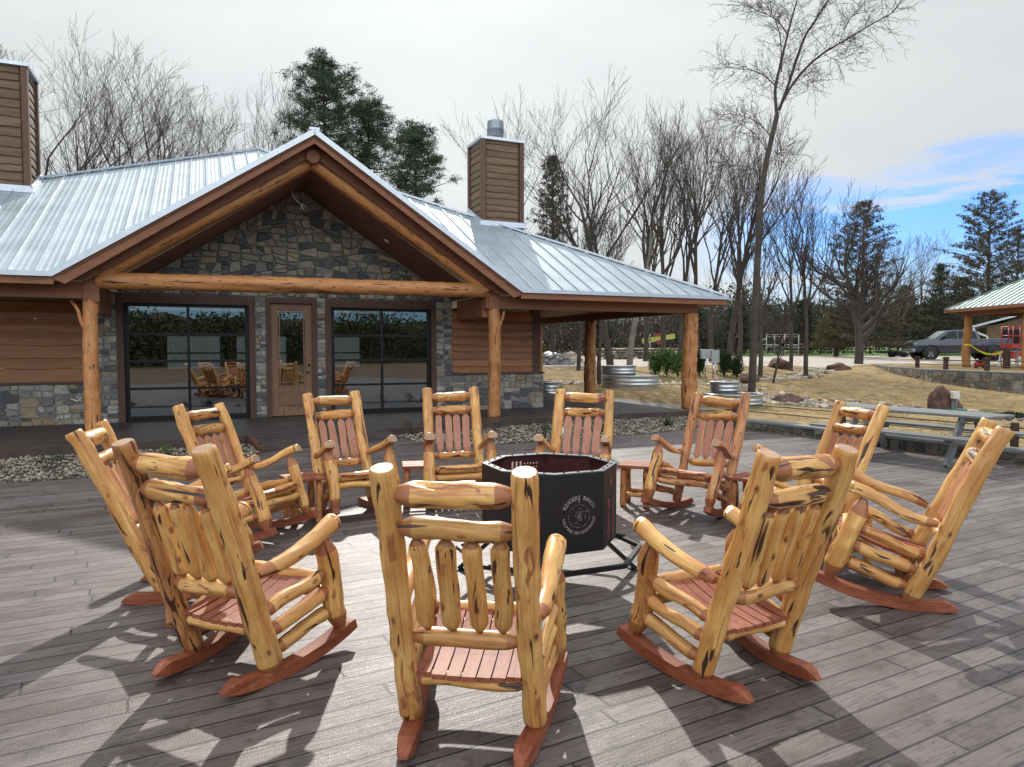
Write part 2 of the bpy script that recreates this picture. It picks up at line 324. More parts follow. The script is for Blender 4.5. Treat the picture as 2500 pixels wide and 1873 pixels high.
def ground_mat(name, cols, sc_, bump=.5, bs=30, rough=.95):
    m, nt, b = mat(name); g = N(nt, 'ShaderNodeNewGeometry')
    mp = N(nt, 'ShaderNodeMapping'); mp.inputs['Scale'].default_value = (1, 1, 1); lk(nt, g.outputs['Position'], mp.inputs[0])
    a = N(nt, 'ShaderNodeTexNoise', i_Scale=sc_, i_Detail=6.0, i_Roughness=.6); lk(nt, mp.outputs[0], a.inputs['Vector'])
    f = N(nt, 'ShaderNodeTexNoise', i_Scale=float(bs), i_Detail=4.0); lk(nt, mp.outputs[0], f.inputs['Vector'])
    c = mixc(nt, sstep(nt, a.outputs['Fac'], .38, .58), cols[0], cols[1]); c = mixc(nt, sstep(nt, a.outputs['Fac'], .55, .63), c, cols[2])
    g2 = N(nt, 'ShaderNodeTexNoise', i_Scale=sc_*5, i_Detail=6.0, i_Roughness=.7); lk(nt, mp.outputs[0], g2.inputs['Vector']); c = mixc(nt, mth(nt, 'MULTIPLY', sstep(nt, g2.outputs['Fac'], .5, .66), .5), c, cols[2])
    c = mixc(nt, mth(nt, 'MULTIPLY', sstep(nt, f.outputs['Fac'], .48, .7), .4), c, tuple(x*.55 for x in cols[0]))
    lk(nt, c, b.inputs['Base Color']); b.inputs['Roughness'].default_value = rough; b.inputs['Specular IOR Level'].default_value = .2
    bp = N(nt, 'ShaderNodeBump', i_Strength=bump, i_Distance=.04); lk(nt, f.outputs['Fac'], bp.inputs['Height']); lk(nt, bp.outputs[0], b.inputs['Normal'])
    return m
M['drygrass'] = ground_mat('dormant_grass', [(.23, .160, .075), (.34, .243, .122), (.145, .125, .055)], 1.1, 1, 14)
M['gravel_pale'] = ground_mat('pale_gravel', [(.40, .36, .31), (.48, .44, .39), (.34, .30, .26)], .5, .5, 12)
M['leaflitter'] = ground_mat('leaf_litter', [(.17, .12, .085), (.22, .16, .11), (.12, .10, .06)], .6, 1, 10)
M['green'] = ground_mat('green_field', [(.10, .20, .03), (.14, .26, .045), (.085, .16, .03)], .25, .4, 6)
M['pebble'] = leafmat('river_pebbles', (.10, .082, .066), (.36, .31, .25), 3)
M['creekrock'] = leafmat('creek_rocks', (.17, .145, .115), (.46, .39, .30), 2)
M['boulder'] = simple('red_brown_boulder', (.095, .050, .038), .9, bump=1.2, bscale=9, var=.5)
M['boulder_tan'] = simple('tan_boulder', (.22, .17, .12), .9, bump=1.2, bscale=9, var=.4)
M['soil'] = simple('dark_mulch', (.05, .036, .027), .95, bump=1, bscale=60, var=.4)
def sepc(nt, c):
    n = N(nt, 'ShaderNodeSeparateColor'); lk(nt, c, n.inputs[0]); return n.outputs[0]
def nxs(nt, v):
    n = N(nt, 'ShaderNodeSeparateXYZ'); lk(nt, v, n.inputs[0]); return n.outputs[0]
def deckmat(name, ang, dark=1.0, light=1.0):
    m, nt, b = mat(name); g = N(nt, 'ShaderNodeNewGeometry')
    mp = N(nt, 'ShaderNodeMapping'); mp.inputs['Rotation'].default_value = (0, 0, -ang); lk(nt, g.outputs['Position'], mp.inputs[0])
    sq = N(nt, 'ShaderNodeSeparateXYZ'); lk(nt, mp.outputs[0], sq.inputs[0])
    row = mth(nt, 'FLOOR', mth(nt, 'DIVIDE', sq.outputs[1], .152)); wn_ = N(nt, 'ShaderNodeTexWhiteNoise', noise_dimensions='1D'); lk(nt, row, wn_.inputs['W'])
    cq = N(nt, 'ShaderNodeCombineXYZ'); lk(nt, mth(nt, 'MULTIPLY_ADD', wn_.outputs['Value'], 2.7, sq.outputs[0]), cq.inputs[0]); lk(nt, sq.outputs[1], cq.inputs[1])
    br_ = N(nt, 'ShaderNodeTexBrick'); br_.offset = 0; br_.offset_frequency = 1; br_.squash_frequency = 1; br_.squash = 1
    for k, v_ in (('Scale', 1.0), ('Mortar Size', .0062), ('Mortar Smooth', .25), ('Brick Width', 2.1), ('Row Height', .152), ('Bias', 0.0)): br_.inputs[k].default_value = v_
    br_.inputs['Color1'].default_value = (0, 0, 0, 1); br_.inputs['Color2'].default_value = (1, 1, 1, 1); br_.inputs['Mortar'].default_value = (.5, .5, .5, 1)
    lk(nt, cq.outputs[0], br_.inputs['Vector'])
    # grain, shifted per plank
    sh = N(nt, 'ShaderNodeVectorMath', operation='MULTIPLY_ADD'); lk(nt, br_.outputs['Color'], sh.inputs[0]); sh.inputs[1].default_value = (7, 3, 0); lk(nt, mp.outputs[0], sh.inputs[2])
    m2 = N(nt, 'ShaderNodeMapping'); m2.inputs['Scale'].default_value = (1.1, 26, 1); lk(nt, sh.outputs[0], m2.inputs[0])
    gr = N(nt, 'ShaderNodeTexNoise', i_Scale=3.2, i_Detail=5.0, i_Roughness=.65, i_Distortion=.7); lk(nt, m2.outputs[0], gr.inputs['Vector'])
    m3 = N(nt, 'ShaderNodeMapping'); m3.inputs['Scale'].default_value = (.55, 1.4, 1); lk(nt, mp.outputs[0], m3.inputs[0])
    st = N(nt, 'ShaderNodeTexNoise', i_Scale=1.5, i_Detail=7.0, i_Roughness=.66, i_Distortion=.4); lk(nt, m3.outputs[0], st.inputs['Vector'])
    fn = N(nt, 'ShaderNodeTexNoise', i_Scale=130.0, i_Detail=3.0); lk(nt, mp.outputs[0], fn.inputs['Vector'])
    md = N(nt, 'ShaderNodeTexNoise', i_Scale=6.0, i_Detail=5.0, i_Roughness=.7); lk(nt, sh.outputs[0], md.inputs['Vector'])
    nx_ = mth(nt, 'ABSOLUTE', mth(nt, 'SUBTRACT', mth(nt, 'FRACT', mth(nt, 'DIVIDE', mth(nt, 'ADD', nxs(nt, cq.outputs[0]), .03), 2.1)), .5)); ny_ = mth(nt, 'ABSOLUTE', mth(nt, 'SUBTRACT', mth(nt, 'FRACT', mth(nt, 'DIVIDE', sq.outputs[1], .152)), .5))
    dn = mth(nt, 'SQRT', mth(nt, 'ADD', mth(nt, 'POWER', mth(nt, 'MULTIPLY', mth(nt, 'SUBTRACT', nx_, .478), 2.1), 2.0), mth(nt, 'POWER', mth(nt, 'MULTIPLY', mth(nt, 'SUBTRACT', ny_, .30), .152), 2.0)))
    nail = mth(nt, 'SUBTRACT', 1.0, sstep(nt, dn, .006, .010))
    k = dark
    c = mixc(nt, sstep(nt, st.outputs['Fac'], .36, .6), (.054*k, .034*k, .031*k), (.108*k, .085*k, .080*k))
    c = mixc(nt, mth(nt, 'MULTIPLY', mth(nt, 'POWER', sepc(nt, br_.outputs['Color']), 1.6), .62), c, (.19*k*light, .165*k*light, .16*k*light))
    c = mixc(nt, mth(nt, 'MULTIPLY', sstep(nt, md.outputs['Fac'], .5, .68), .6), c, (.020*k, .013*k, .012*k))
    c = mixc(nt, mth(nt, 'MULTIPLY', sstep(nt, gr.outputs['Fac'], .5, .66), .75), c, (.022*k, .014*k, .013*k))
    c = mixc(nt, mth(nt, 'MULTIPLY', nail, .8), c, (.015, .010, .009))
    c = mixc(nt, br_.outputs['Fac'], c, (.008, .006, .006))
    lk(nt, c, b.inputs['Base Color'])
    rg = mth(nt, 'MULTIPLY_ADD', st.outputs['Fac'], .42, mth(nt, 'MULTIPLY_ADD', gr.outputs['Fac'], .26, .13))
    lk(nt, rg, b.inputs['Roughness']); b.inputs['Specular IOR Level'].default_value = .6
    h = mth(nt, 'SUBTRACT', mth(nt, 'ADD', mth(nt, 'MULTIPLY', gr.outputs['Fac'], .9), mth(nt, 'MULTIPLY', fn.outputs['Fac'], .5)), mth(nt, 'MULTIPLY', br_.outputs['Fac'], 2.2))
    bp = N(nt, 'ShaderNodeBump', i_Strength=1.0, i_Distance=.005); lk(nt, h, bp.inputs['Height']); lk(nt, bp.outputs[0], b.inputs['Normal'])
    return m
M['deck'] = deckmat('stamped_plank_concrete', R(28.5))
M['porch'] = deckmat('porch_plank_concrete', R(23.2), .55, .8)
def stonemat(name, sc_=3.4, dark=1.0, yx=(1, 1, 1.5), warm=.12, mortar=(.20, .19, .175)):
    m, nt, b = mat(name); tc = N(nt, 'ShaderNodeTexCoord')
    wn = N(nt, 'ShaderNodeTexNoise', i_Scale=2.3, i_Detail=2.0); lk(nt, tc.outputs['Object'], wn.inputs['Vector'])
    wv = N(nt, 'ShaderNodeVectorMath', operation='MULTIPLY_ADD'); lk(nt, wn.outputs['Color'], wv.inputs[0]); wv.inputs[1].default_value = (.22, .22, .12); lk(nt, tc.outputs['Object'], wv.inputs[2])
    mp = N(nt, 'ShaderNodeMapping'); mp.inputs['Scale'].default_value = yx; lk(nt, wv.outputs[0], mp.inputs[0])
    vo = N(nt, 'ShaderNodeTexVoronoi', i_Scale=sc_, i_Randomness=.82); lk(nt, mp.outputs[0], vo.inputs['Vector'])
    ve = N(nt, 'ShaderNodeTexVoronoi', i_Scale=sc_, i_Randomness=.82); ve.feature = 'DISTANCE_TO_EDGE'; lk(nt, mp.outputs[0], ve.inputs['Vector'])
    sp = N(nt, 'ShaderNodeSeparateColor'); lk(nt, vo.outputs['Color'], sp.inputs[0])
    n = N(nt, 'ShaderNodeTexNoise', i_Scale=14.0, i_Detail=5.0); lk(nt, tc.outputs['Object'], n.inputs['Vector'])
    k = dark
    c = mixc(nt, sstep(nt, sp.outputs[0], .15, .85), (.075*k, .080*k, .085*k), (.215*k, .21*k, .20*k))
    c = mixc(nt, mth(nt, 'MULTIPLY', sstep(nt, sp.outputs[1], .72, .78), .85), c, (.035*k, .042*k, .052*k))
    c = mixc(nt, mth(nt, 'MULTIPLY', sstep(nt, sp.outputs[2], 1-warm*1.3, 1-warm*.9), .8), c, (.25*k, .155*k, .085*k))
    c = mixc(nt, mth(nt, 'MULTIPLY', sstep(nt, sp.outputs[1], .01, .02), 0.0), c, (.4, .36, .28))
    c = mixc(nt, mth(nt, 'MULTIPLY', sstep(nt, n.outputs['Fac'], .35, .7), .45), c, mixc(nt, .5, c, (.02, .02, .02)))
    e = sstep(nt, ve.outputs['Distance'], .022, .05)
    c = mixc(nt, e, tuple(x*k for x in mortar), c)
    lk(nt, c, b.inputs['Base Color']); b.inputs['Roughness'].default_value = .85
    h = mth(nt, 'MULTIPLY_ADD', n.outputs['Fac'], .35, mth(nt, 'MULTIPLY_ADD', sp.outputs[0], .3, sstep(nt, ve.outputs['Distance'], .0, .09)))
    bp = N(nt, 'ShaderNodeBump', i_Strength=1.0, i_Distance=.05); lk(nt, h, bp.inputs['Height']); lk(nt, bp.outputs[0], b.inputs['Normal'])
    return m
M['stone'] = stonemat('gable_rubble_stone', 2.9, .95)
M['stone_w'] = stonemat('ledger_stone', 2.9, 1.25, (1, 1, 1.9), .2)
M['stone_q'] = stonemat('pilaster_stone', 4.2, 1.5, (1, 1, 1.6), .06)
M['stone_t'] = stonemat('terrace_stone', 2.6, 1.25, (1, 1, 1.4), .3, (.15, .125, .10))
M['seatstone'] = stonemat('seat_wall_stone', 3.0, .7, (1, 1, 1.8), .22, (.06, .055, .05))
M['capstone'] = simple('slate_cap', (.17, .18, .18), .5, bump=.3, bscale=20, var=.25)
def roofmat(name, tint=(.37, .435, .485), axis=0, rough=.46):
    m, nt, b = mat(name); tc = N(nt, 'ShaderNodeTexCoord')
    n = N(nt, 'ShaderNodeTexNoise', i_Scale=1.3, i_Detail=5.0); lk(nt, tc.outputs['Object'], n.inputs['Vector'])
    lk(nt, mixc(nt, sstep(nt, n.outputs['Fac'], .3, .7), tuple(x*.9 for x in tint), tuple(min(1, x*1.1) for x in tint)), b.inputs['Base Color'])
    b.inputs['Metallic'].default_value = .62; b.inputs['Roughness'].default_value = rough
    sp = N(nt, 'ShaderNodeSeparateXYZ'); lk(nt, tc.outputs['Object'], sp.inputs[0])
    pn = N(nt, 'ShaderNodeTexWhiteNoise', noise_dimensions='1D'); lk(nt, mth(nt, 'FLOOR', mth(nt, 'DIVIDE', mth(nt, 'ADD', sp.outputs[axis], 6.8), .405)), pn.inputs['W'])
    lk(nt, mth(nt, 'MULTIPLY_ADD', n.outputs['Fac'], .16, mth(nt, 'MULTIPLY_ADD', pn.outputs['Value'], .10, rough-.05)), b.inputs['Roughness'])
    w = mth(nt, 'SINE', mth(nt, 'MULTIPLY', sp.outputs[axis], 2*math.pi/.1016))
    bp = N(nt, 'ShaderNodeBump', i_Strength=.32, i_Distance=.010); lk(nt, w, bp.inputs['Height']); lk(nt, bp.outputs[0], b.inputs['Normal'])
    return m
M['roof'] = roofmat('galvalume_roof'); M['roof_t'] = roofmat('galvalume_roof_side', axis=1)
M['flash'] = simple('galvalume_trim', (.55, .60, .65), .3, .6, var=.08)
M['roof_far'] = roofmat('pavilion_roof_metal', (.36, .43, .41), axis=0)
def glassmat():
    m, nt, b = mat('window_glass'); nt.nodes.remove(b)
    g = N(nt, 'ShaderNodeBsdfGlossy', i_Roughness=.0); g.inputs[0].default_value = (.9, .93, .95, 1)
    t = N(nt, 'ShaderNodeBsdfTransparent'); t.inputs[0].default_value = (.6, .64, .63, 1)
    fr = N(nt, 'ShaderNodeFresnel', i_IOR=1.55); f = mth(nt, 'MULTIPLY_ADD', fr.outputs[0], 1.4, .13, clamp=True)
    mx = N(nt, 'ShaderNodeMixShader'); lk(nt, f, mx.inputs[0]); lk(nt, t.outputs[0], mx.inputs[1]); lk(nt, g.outputs[0], mx.inputs[2])
    lk(nt, mx.outputs[0], nt.nodes['Material Output'].inputs[0]); return m
M['glass'] = glassmat()
M['room'] = simple('interior_wall', (.10, .075, .055), .8); M['roomfloor'] = simple('interior_floor', (.09, .08, .075), .4)
# ---------------------------------------------------------------- ground
def prof(y):
    P = [(0, -.06), (9, -.06), (12, .02), (16, .08), (20, .15), (26, .35), (42, .95), (60, 1.2), (90, 2.5), (400, 3.2)]
    for (a, za), (b, zb) in zip(P, P[1:]):
        if y <= b: q = max(0, (y-a)/(b-a)); return za+(zb-za)*q
    return 3.2
TH = R(23.237); BX, BY, BZ = -8.009, 13.397, .15
TW = [(19.9, 38.2), (18.2, 33.5), (17.6, 29.2), (18.3, 25.6), (20.6, 22.0), (23, 19)]          # terrace wall line (seen right of the yard)
def dist_poly(x, y, P):
    best = 9e9
    for (ax, ay), (bx, by) in zip(P, P[1:]):
        t = max(0, min(1, ((x-ax)*(bx-ax)+(y-ay)*(by-ay))/((bx-ax)**2+(by-ay)**2)))
        best = min(best, math.hypot(x-ax-t*(bx-ax), y-ay-t*(by-ay)))
    return best
CREEK = [(1.0, 29.5), (5, 29.2), (8.6, 28.6), (8.6, 26.2), (7.6, 24.2), (9.2, 21.6), (11.2, 20.2), (13.4, 19.0), (17, 17.6), (20, 16)]
CREEK2 = [(8.8, 28.8), (10.8, 30.5), (13.2, 32.5), (15.6, 36.4), (17.5, 38.2)]
def hgt(x, y):
    z = prof(y)
    if (x < 5.2 and y < 16.6 and x > -12) or (x < 12 and y < 8.6) or (8.6 <= y < 16.3 and 4 < x < (9.2-(y-8.6)*.75 if y < 9.8 else (8.3-(y-9.8)*.516 if y < 11.35 else 7.5-(y-11.35)*.553))+.2): return -.12
    tb = -(x-BX)*math.sin(TH)+(y-BY)*math.cos(TH); sb = (x-BX)*math.cos(TH)+(y-BY)*math.sin(TH)
    if -3 < tb < 9.5 and sb < 14.6 and x > -30: return -.05 if sb < 13.6 else .05
    d = min(dist_poly(x, y, CREEK), dist_poly(x, y, CREEK2)+.4)
    if d < 2.2: z -= .22*(1-d/2.2)**.8
    if x > 9 and y < 34:      # the yard falls away towards the terrace wall
        k = min(1, (x-9)/8)*max(0, min(1, (34-y)/10)); z -= k*.22
    z += .07*math.exp(-((x-12)/3.5)**2-((y-27)/2.6)**2)*3
    z += .03*noise.noise(Vector((x*.5, y*.5, 0)))
    return z
def grid_sheet(name, mat_, x0, x1, y0, y1, st, fn, inside=None, dz=0):
    nx = int((x1-x0)/st)+1; ny = int((y1-y0)/st)+1
    vs = [(x0+i*st, y0+j*st, fn(x0+i*st, y0+j*st)+dz) for j in range(ny) for i in range(nx)]
    fs = []
    for j in range(ny-1):
        for i in range(nx-1):
            cx_, cy_ = x0+(i+.5)*st, y0+(j+.5)*st
            if inside is None or inside(cx_, cy_): a = j*nx+i; fs.append((a, a+1, a+nx+1, a+nx))
    mb = MB(); mb.add(vs, fs, 0, smooth=True); return mb.build(name, mat_)
inner = lambda x, y: -40 < x < 44 and -6 < y < 90
tag(grid_sheet('grass', M['drygrass'], -40, 44, -6, 90, .5, hgt), kind='structure')
tag(grid_sheet('ground', M['leaflitter'], -400, 400, -400, 400, 10, lambda x, y: -.3 if y < 5 else prof(y)-.25), kind='structure')
def road_in(x, y):
    n = .35*noise.noise(Vector((x*.4, y*.4, 3)))
    if x > 10: return 38.6+n*2+.1*max(0, x-14) < y < 59+n*3
    return 38+n < y < 42+n*1.5 or (y >= 42 and y < 56 and x > 4+n)
tag(grid_sheet('gravel_drive', M['gravel_pale'], -10, 60, 34, 62, .5, hgt, road_in, .012), kind='structure')
tag(grid_sheet('field', M['green'], 8, 80, 59, 110, 1.0, lambda x, y: prof(y), lambda x, y: y > 60+.6*noise.noise(Vector((x*.5, 0, 0))), .03), kind='structure')
tag(grid_sheet('woodland_floor', M['leaflitter'], -10, 12, 42, 60, .5, hgt, lambda x, y: y > 42.6+.5*noise.noise(Vector((x*.6, y, 0))) and x < 4.2+1.2*noise.noise(Vector((0, y*.5, 0))), .02), kind='structure')

# building frame (s along the facade, t into the building, z above porch floor)
TH = R(23.237); BX, BY, BZ = -8.009, 13.397, .15
def Bw(s, t, z=0): return Vector((BX+s*math.cos(TH)-t*math.sin(TH), BY+s*math.sin(TH)+t*math.cos(TH), BZ+z))
# patio: sheet on z=0 bounded by the beds, porch, seat wall
SW = [Vector((4.55, 16.3, 0)), Vector((5.5, 14.9, 0)), Vector((7.25, 11.75, 0)), Vector((7.75, 10.65, 0))]
def pl(*p): return [Vector((a, b, 0)) for a, b in p]
bedL = pl((-9.2, 8.3), (-6.69, 9.14), (-5.83, 9.49), (-4.97, 10.05), (-4.45, 10.9), (-4.23, 11.79))
b1 = Bw(2.75, -1.66); b0 = Bw(-5, -2.1)
mb = MB()
pat = [(-14, -5), (12, -5), (12, 7.6), (9.2, 8.6), (8.3, 9.8), (7.5, 11.35), (5.62, 14.75), (4.62, 16.25)]
pat += [(Bw(13.4, -.5).x, Bw(13.4, -.5).y), (4.3, 15.95), (3.6, 15.15), (2.9, 14.55), (2.06, 14.1), (.8, 13.42), (.2, 13.1), (-.4, 12.85), (-.95, 12.8), (-1.43, 12.95), (-1.9, 13.45), (-2.3, 14.1), (Bw(5.3, -1.2).x, Bw(5.3, -1.2).y), (Bw(2.75, -1.3).x, Bw(2.75, -1.3).y)]
pat += [(p.x, p.y) for p in reversed(bedL)]+[(-14, 7.0)]
mb.add([(x, y, 0) for x, y in pat], [tuple(range(len(pat)))])
tag(mb.build('patio', M['deck']), kind='structure')
# porch slab
ps = [(-9, -2.3), (-1.0, -2.04), (.9, -1.84), (2.75, -1.6), (5.4, -1.5), (7.74, -1.14), (9.45, -.56), (14.35, -.56), (14.35, 9), (10.3, 9), (-9, 9)]
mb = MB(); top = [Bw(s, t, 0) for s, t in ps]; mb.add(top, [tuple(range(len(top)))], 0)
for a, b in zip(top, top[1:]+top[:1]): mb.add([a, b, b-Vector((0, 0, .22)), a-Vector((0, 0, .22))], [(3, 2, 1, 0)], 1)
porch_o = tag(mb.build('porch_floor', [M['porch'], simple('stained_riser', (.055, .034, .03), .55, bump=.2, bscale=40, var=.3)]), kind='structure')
mb = MB(); A_, B_, C_, D_ = Bw(2.80, -1.62, .003), Bw(5.32, -1.52, .003), Bw(5.5, -2.0, -.148), Bw(2.92, -2.87, -.148)
mb.add([A_, B_, C_, D_], [(3, 2, 1, 0)]); mb.add([A_, D_, Vector((A_.x, A_.y, -.0))], [(0, 1, 2)])
tag(mb.build('ramp', M['porch']), kind='structure')
# kerb wedges
mb = MB(); mb.bar(Bw(2.74, -1.62, -.055), Bw(2.86, -2.95, -.12), .09, .14); 
tag(mb.build('kerb', M['darktrim']), kind='structure')
# beds
def bed(name, outline, z):
    mb = MB(); mb.add([(x, y, z) for x, y in outline], [tuple(range(len(outline)))]); return tag(mb.build(name, M['soil']), kind='structure')
bl = [(p.x, p.y) for p in bedL]+[(Bw(2.7, -1.7).x, Bw(2.7, -1.7).y), (Bw(-1, -2.05).x, Bw(-1, -2.05).y), (Bw(-9, -2.3).x, Bw(-9, -2.3).y), (-14, 8.5), (-14, 7.0)]
brr = pat[8:18]; brr = [(Bw(13.4, -.5).x, Bw(13.4, -.5).y), (4.3, 15.95), (3.6, 15.15), (2.9, 14.55), (2.06, 14.1), (.8, 13.42), (.2, 13.1), (-.4, 12.85), (-.95, 12.8), (-1.43, 12.95), (-1.9, 13.45), (-2.3, 14.1), (Bw(5.5, -1.45).x, Bw(5.5, -1.45).y), (Bw(7.74, -1.1).x, Bw(7.74, -1.1).y), (Bw(9.45, -.5).x, Bw(9.45, -.5).y)]
bed('planting_bed', bl, -.02); bed('planting_bed', brr, -.02)
def inpoly(x, y, P):
    c = False; j = len(P)-1
    for i in range(len(P)):
        if (P[i][1] > y) != (P[j][1] > y) and x < (P[j][0]-P[i][0])*(y-P[i][1])/(P[j][1]-P[i][1])+P[i][0]: c = not c
        j = i
    return c
ICO = None
def rock_shape(rn, sx, sy, sz, n=1):
    """unit rock: jittered icosphere / octa"""
    import bmesh
    global ICO
    if ICO is None:
        ICO = {}
        for k in (1, 2, 3):
            bm = bmesh.new(); bmesh.ops.create_icosphere(bm, subdivisions=k, radius=1)
            ICO[k] = ([v.co.copy() for v in bm.verts], [tuple(v.index for v in f.verts) for f in bm.faces]); bm.free()
    vs, fs = ICO[n]; o = Vector((rn.uniform(0, 50), rn.uniform(0, 50), rn.uniform(0, 50))); a = rn.uniform(0, 6.28); ca, sa = math.cos(a), math.sin(a)
    out = []
    for p in vs:
        w = 1+.35*noise.noise(p*1.1+o)+.12*noise.noise(p*3+o)
        x, y, z = p.x*w*sx, p.y*w*sy, p.z*w*sz
        out.append(Vector((x*ca-y*sa, x*sa+y*ca, z)))
    return out, fs
def scatter(name, mat_, pts, smin, smax, flat=.5, seed=1):
    rn = random.Random(seed); mb = MB()
    for (x, y, z) in pts:
        s = rn.uniform(smin, smax); v, f = rock_shape(rn, s*rn.uniform(.8, 1.3), s*rn.uniform(.6, 1), s*flat*rn.uniform(.7, 1.2))
        t = rn.uniform(-.5, .5); Rm = Matrix.Rotation(t, 3, 'X')
        mb.add([Rm @ p+Vector((x, y, z)) for p in v], f, 0, smooth=False)
    return tag(mb.build(name, mat_), kind='stuff')
rn = random.Random(3); pts = []
for P, box_, n in ((bl, (-9.5, 8, -3.5, 13), 9500), (brr, (-2.6, 12.5, 5, 18.5), 12500)):
    while n > 0:
        x, y = rn.uniform(box_[0], box_[2]), rn.uniform(box_[1], box_[3])
        n -= 1
        if inpoly(x, y, P): pts.append((x, y, rn.uniform(-.01, .03)))
scatter('river_gravel', M['pebble'], pts, .014, .034, .6, 2)
pts = []
def along(P, n, w, jit, dz=.03):
    for _ in range(n):
        L = [math.hypot(b[0]-a[0], b[1]-a[1]) for a, b in zip(P, P[1:])]; q = rn.uniform(0, sum(L)); i = 0
        while q > L[i]: q -= L[i]; i += 1
        t = q/L[i]; x = P[i][0]*(1-t)+P[i+1][0]*t+rn.gauss(0, w); y = P[i][1]*(1-t)+P[i+1][1]*t+rn.gauss(0, w)
        pts.append((x, y, hgt(x, y)+dz))
along(CREEK[:5], 700, .28, .1); along(CREEK[4:], 2400, .55, .1); along(CREEK2, 700, .32, .1)
scatter('creek_rocks', M['creekrock'], pts, .05, .17, .45, 5)

# ---------------------------------------------------------------- lodge
lodge = empty('lodge_building', (BX, BY, BZ), TH, 'stone and timber lodge with a big log gable porch and a metal hip roof', 'lodge')
def bx(mb, s0, s1, t0, t1, z0, z1, mi=0): mb.box(((s0+s1)/2, (t0+t1)/2, (z0+z1)/2), (s1-s0, t1-t0, z1-z0), mi=mi)
GC = 4.12; EZ = 2.97; AZ = 6.01; GM = (AZ-EZ)/(GC+.475)
wt = 2.0
# gable stone wall with openings
zr = lambda s, o=.655: AZ-o-GM*abs(s-GC)
def stones(mb, poly, o, u, w, area=.05, seed=0, gap=.012, depth=.03, aspect=1.5, tilt=.25, mi=1):
    """irregular masonry: polygon (u, z) split again and again by skewed cuts, each stone a bevelled block"""
    rn = random.Random(seed); o, u, w = Vector(o), Vector(u), Vector(w); st = [[Vector((a, b)) for a, b in poly]]; out = []
    def ar(P): return abs(sum(P[i].x*P[(i+1) % len(P)].y-P[(i+1) % len(P)].x*P[i].y for i in range(len(P))))/2
    def cut(P, c, n_):
        A, B_ = [], []
        for i in range(len(P)):
            p, q = P[i], P[(i+1) % len(P)]; dp, dq = (p-c).dot(n_), (q-c).dot(n_)
            if dp >= 0: A.append(p)
            if dp <= 0: B_.append(p)
            if dp*dq < 0: x = p.lerp(q, dp/(dp-dq)); A.append(x); B_.append(x)
        return A, B_
    while st:
        P = st.pop(); a = ar(P)
        if a < area*rn.uniform(.35, 1.9) or len(P) < 3: out.append(P); continue
        xs = [p.x for p in P]; zs = [p.y for p in P]; W_, H_ = max(xs)-min(xs), max(zs)-min(zs)
        c = Vector((min(xs)+W_*rn.uniform(.38, .62), min(zs)+H_*rn.uniform(.38, .62))); big = min(1, a/.6)
        t = rn.gauss(0, tilt)*(1-.6*big)
        n_ = Vector((math.cos(t), math.sin(t))) if W_ > H_*aspect*rn.uniform(.8, 1.25) else Vector((-math.sin(t), math.cos(t)))
        A, B_ = cut(P, c, n_); 
        if len(A) > 2 and len(B_) > 2: st += [A, B_]
        else: out.append(P)
    for P in out:
        if ar(P) < .0015: continue
        c = sum(P, Vector((0, 0)))/len(P); Q = []; n = len(P)
        for i in range(n):
            p0, p, p1 = P[i-1], P[i], P[(i+1) % n]; e0, e1 = (p0-p), (p1-p); l0, l1 = e0.length, e1.length
            if l0 < .01 or l1 < .01: continue
            k = min(.035, .28*min(l0, l1))*rn.uniform(.5, 1.3)
            for q in (p+e0.normalized()*k, p+e1.normalized()*k): d = c-q; Q.append(q+d.normalized()*min(gap, d.length*.3))
        if len(Q) < 3: continue
        m_ = len(Q); d1 = depth*rn.uniform(.6, 1.3); vs = []
        for kk, dd in ((1, -.01), (1, d1*.55), (.90, d1)):
            for q in Q: x = c+(q-c)*kk; vs.append(o+u*x.x+Vector((0, 0, x.y))+w*(dd+(rn.uniform(-.004, .004) if kk < 1 else 0)))
        fs = [tuple(2*m_+i for i in range(m_))]+[(r*m_+i, r*m_+(i+1) % m_, (r+1)*m_+(i+1) % m_, (r+1)*m_+i) for r in (0, 1) for i in range(m_)]
        if u.cross(Vector((0, 0, 1))).dot(w) < 0: fs = [tuple(reversed(f)) for f in fs]
        mb.add(vs, fs, mi)
def rockmat(name, cols, k=1.0):
    m, nt, b = mat(name); g = N(nt, 'ShaderNodeNewGeometry'); cr = N(nt, 'ShaderNodeValToRGB'); cr.color_ramp.interpolation = 'CONSTANT'
    el = cr.color_ramp.elements; el[0].position = 0; el[0].color = tuple(x*k for x in cols[0][1])+(1,); el[1].position = cols[1][0]; el[1].color = tuple(x*k for x in cols[1][1])+(1,)
    for p, c in cols[2:]: e = el.new(p); e.color = tuple(x*k for x in c)+(1,)
    lk(nt, g.outputs['Random Per Island'], cr.inputs[0]); tc = N(nt, 'ShaderNodeTexCoord')
    n = N(nt, 'ShaderNodeTexNoise', i_Scale=9.0, i_Detail=7.0, i_Roughness=.65); lk(nt, tc.outputs['Object'], n.inputs['Vector'])
    n3 = N(nt, 'ShaderNodeTexNoise', i_Scale=2.2, i_Detail=4.0); lk(nt, tc.outputs['Object'], n3.inputs['Vector'])
    c = mixc(nt, mth(nt, 'MULTIPLY', sstep(nt, n.outputs['Fac'], .35, .7), .5), cr.outputs[0], (.045*k, .042*k, .038*k)); c = mixc(nt, mth(nt, 'MULTIPLY', sstep(nt, n3.outputs['Fac'], .5, .75), .3), c, (.20*k, .17*k, .13*k))
    lk(nt, c, b.inputs['Base Color']); b.inputs['Roughness'].default_value = .85
    bp = N(nt, 'ShaderNodeBump', i_Strength=.8, i_Distance=.02); lk(nt, n.outputs['Fac'], bp.inputs['Height']); lk(nt, bp.outputs[0], b.inputs['Normal']); return m
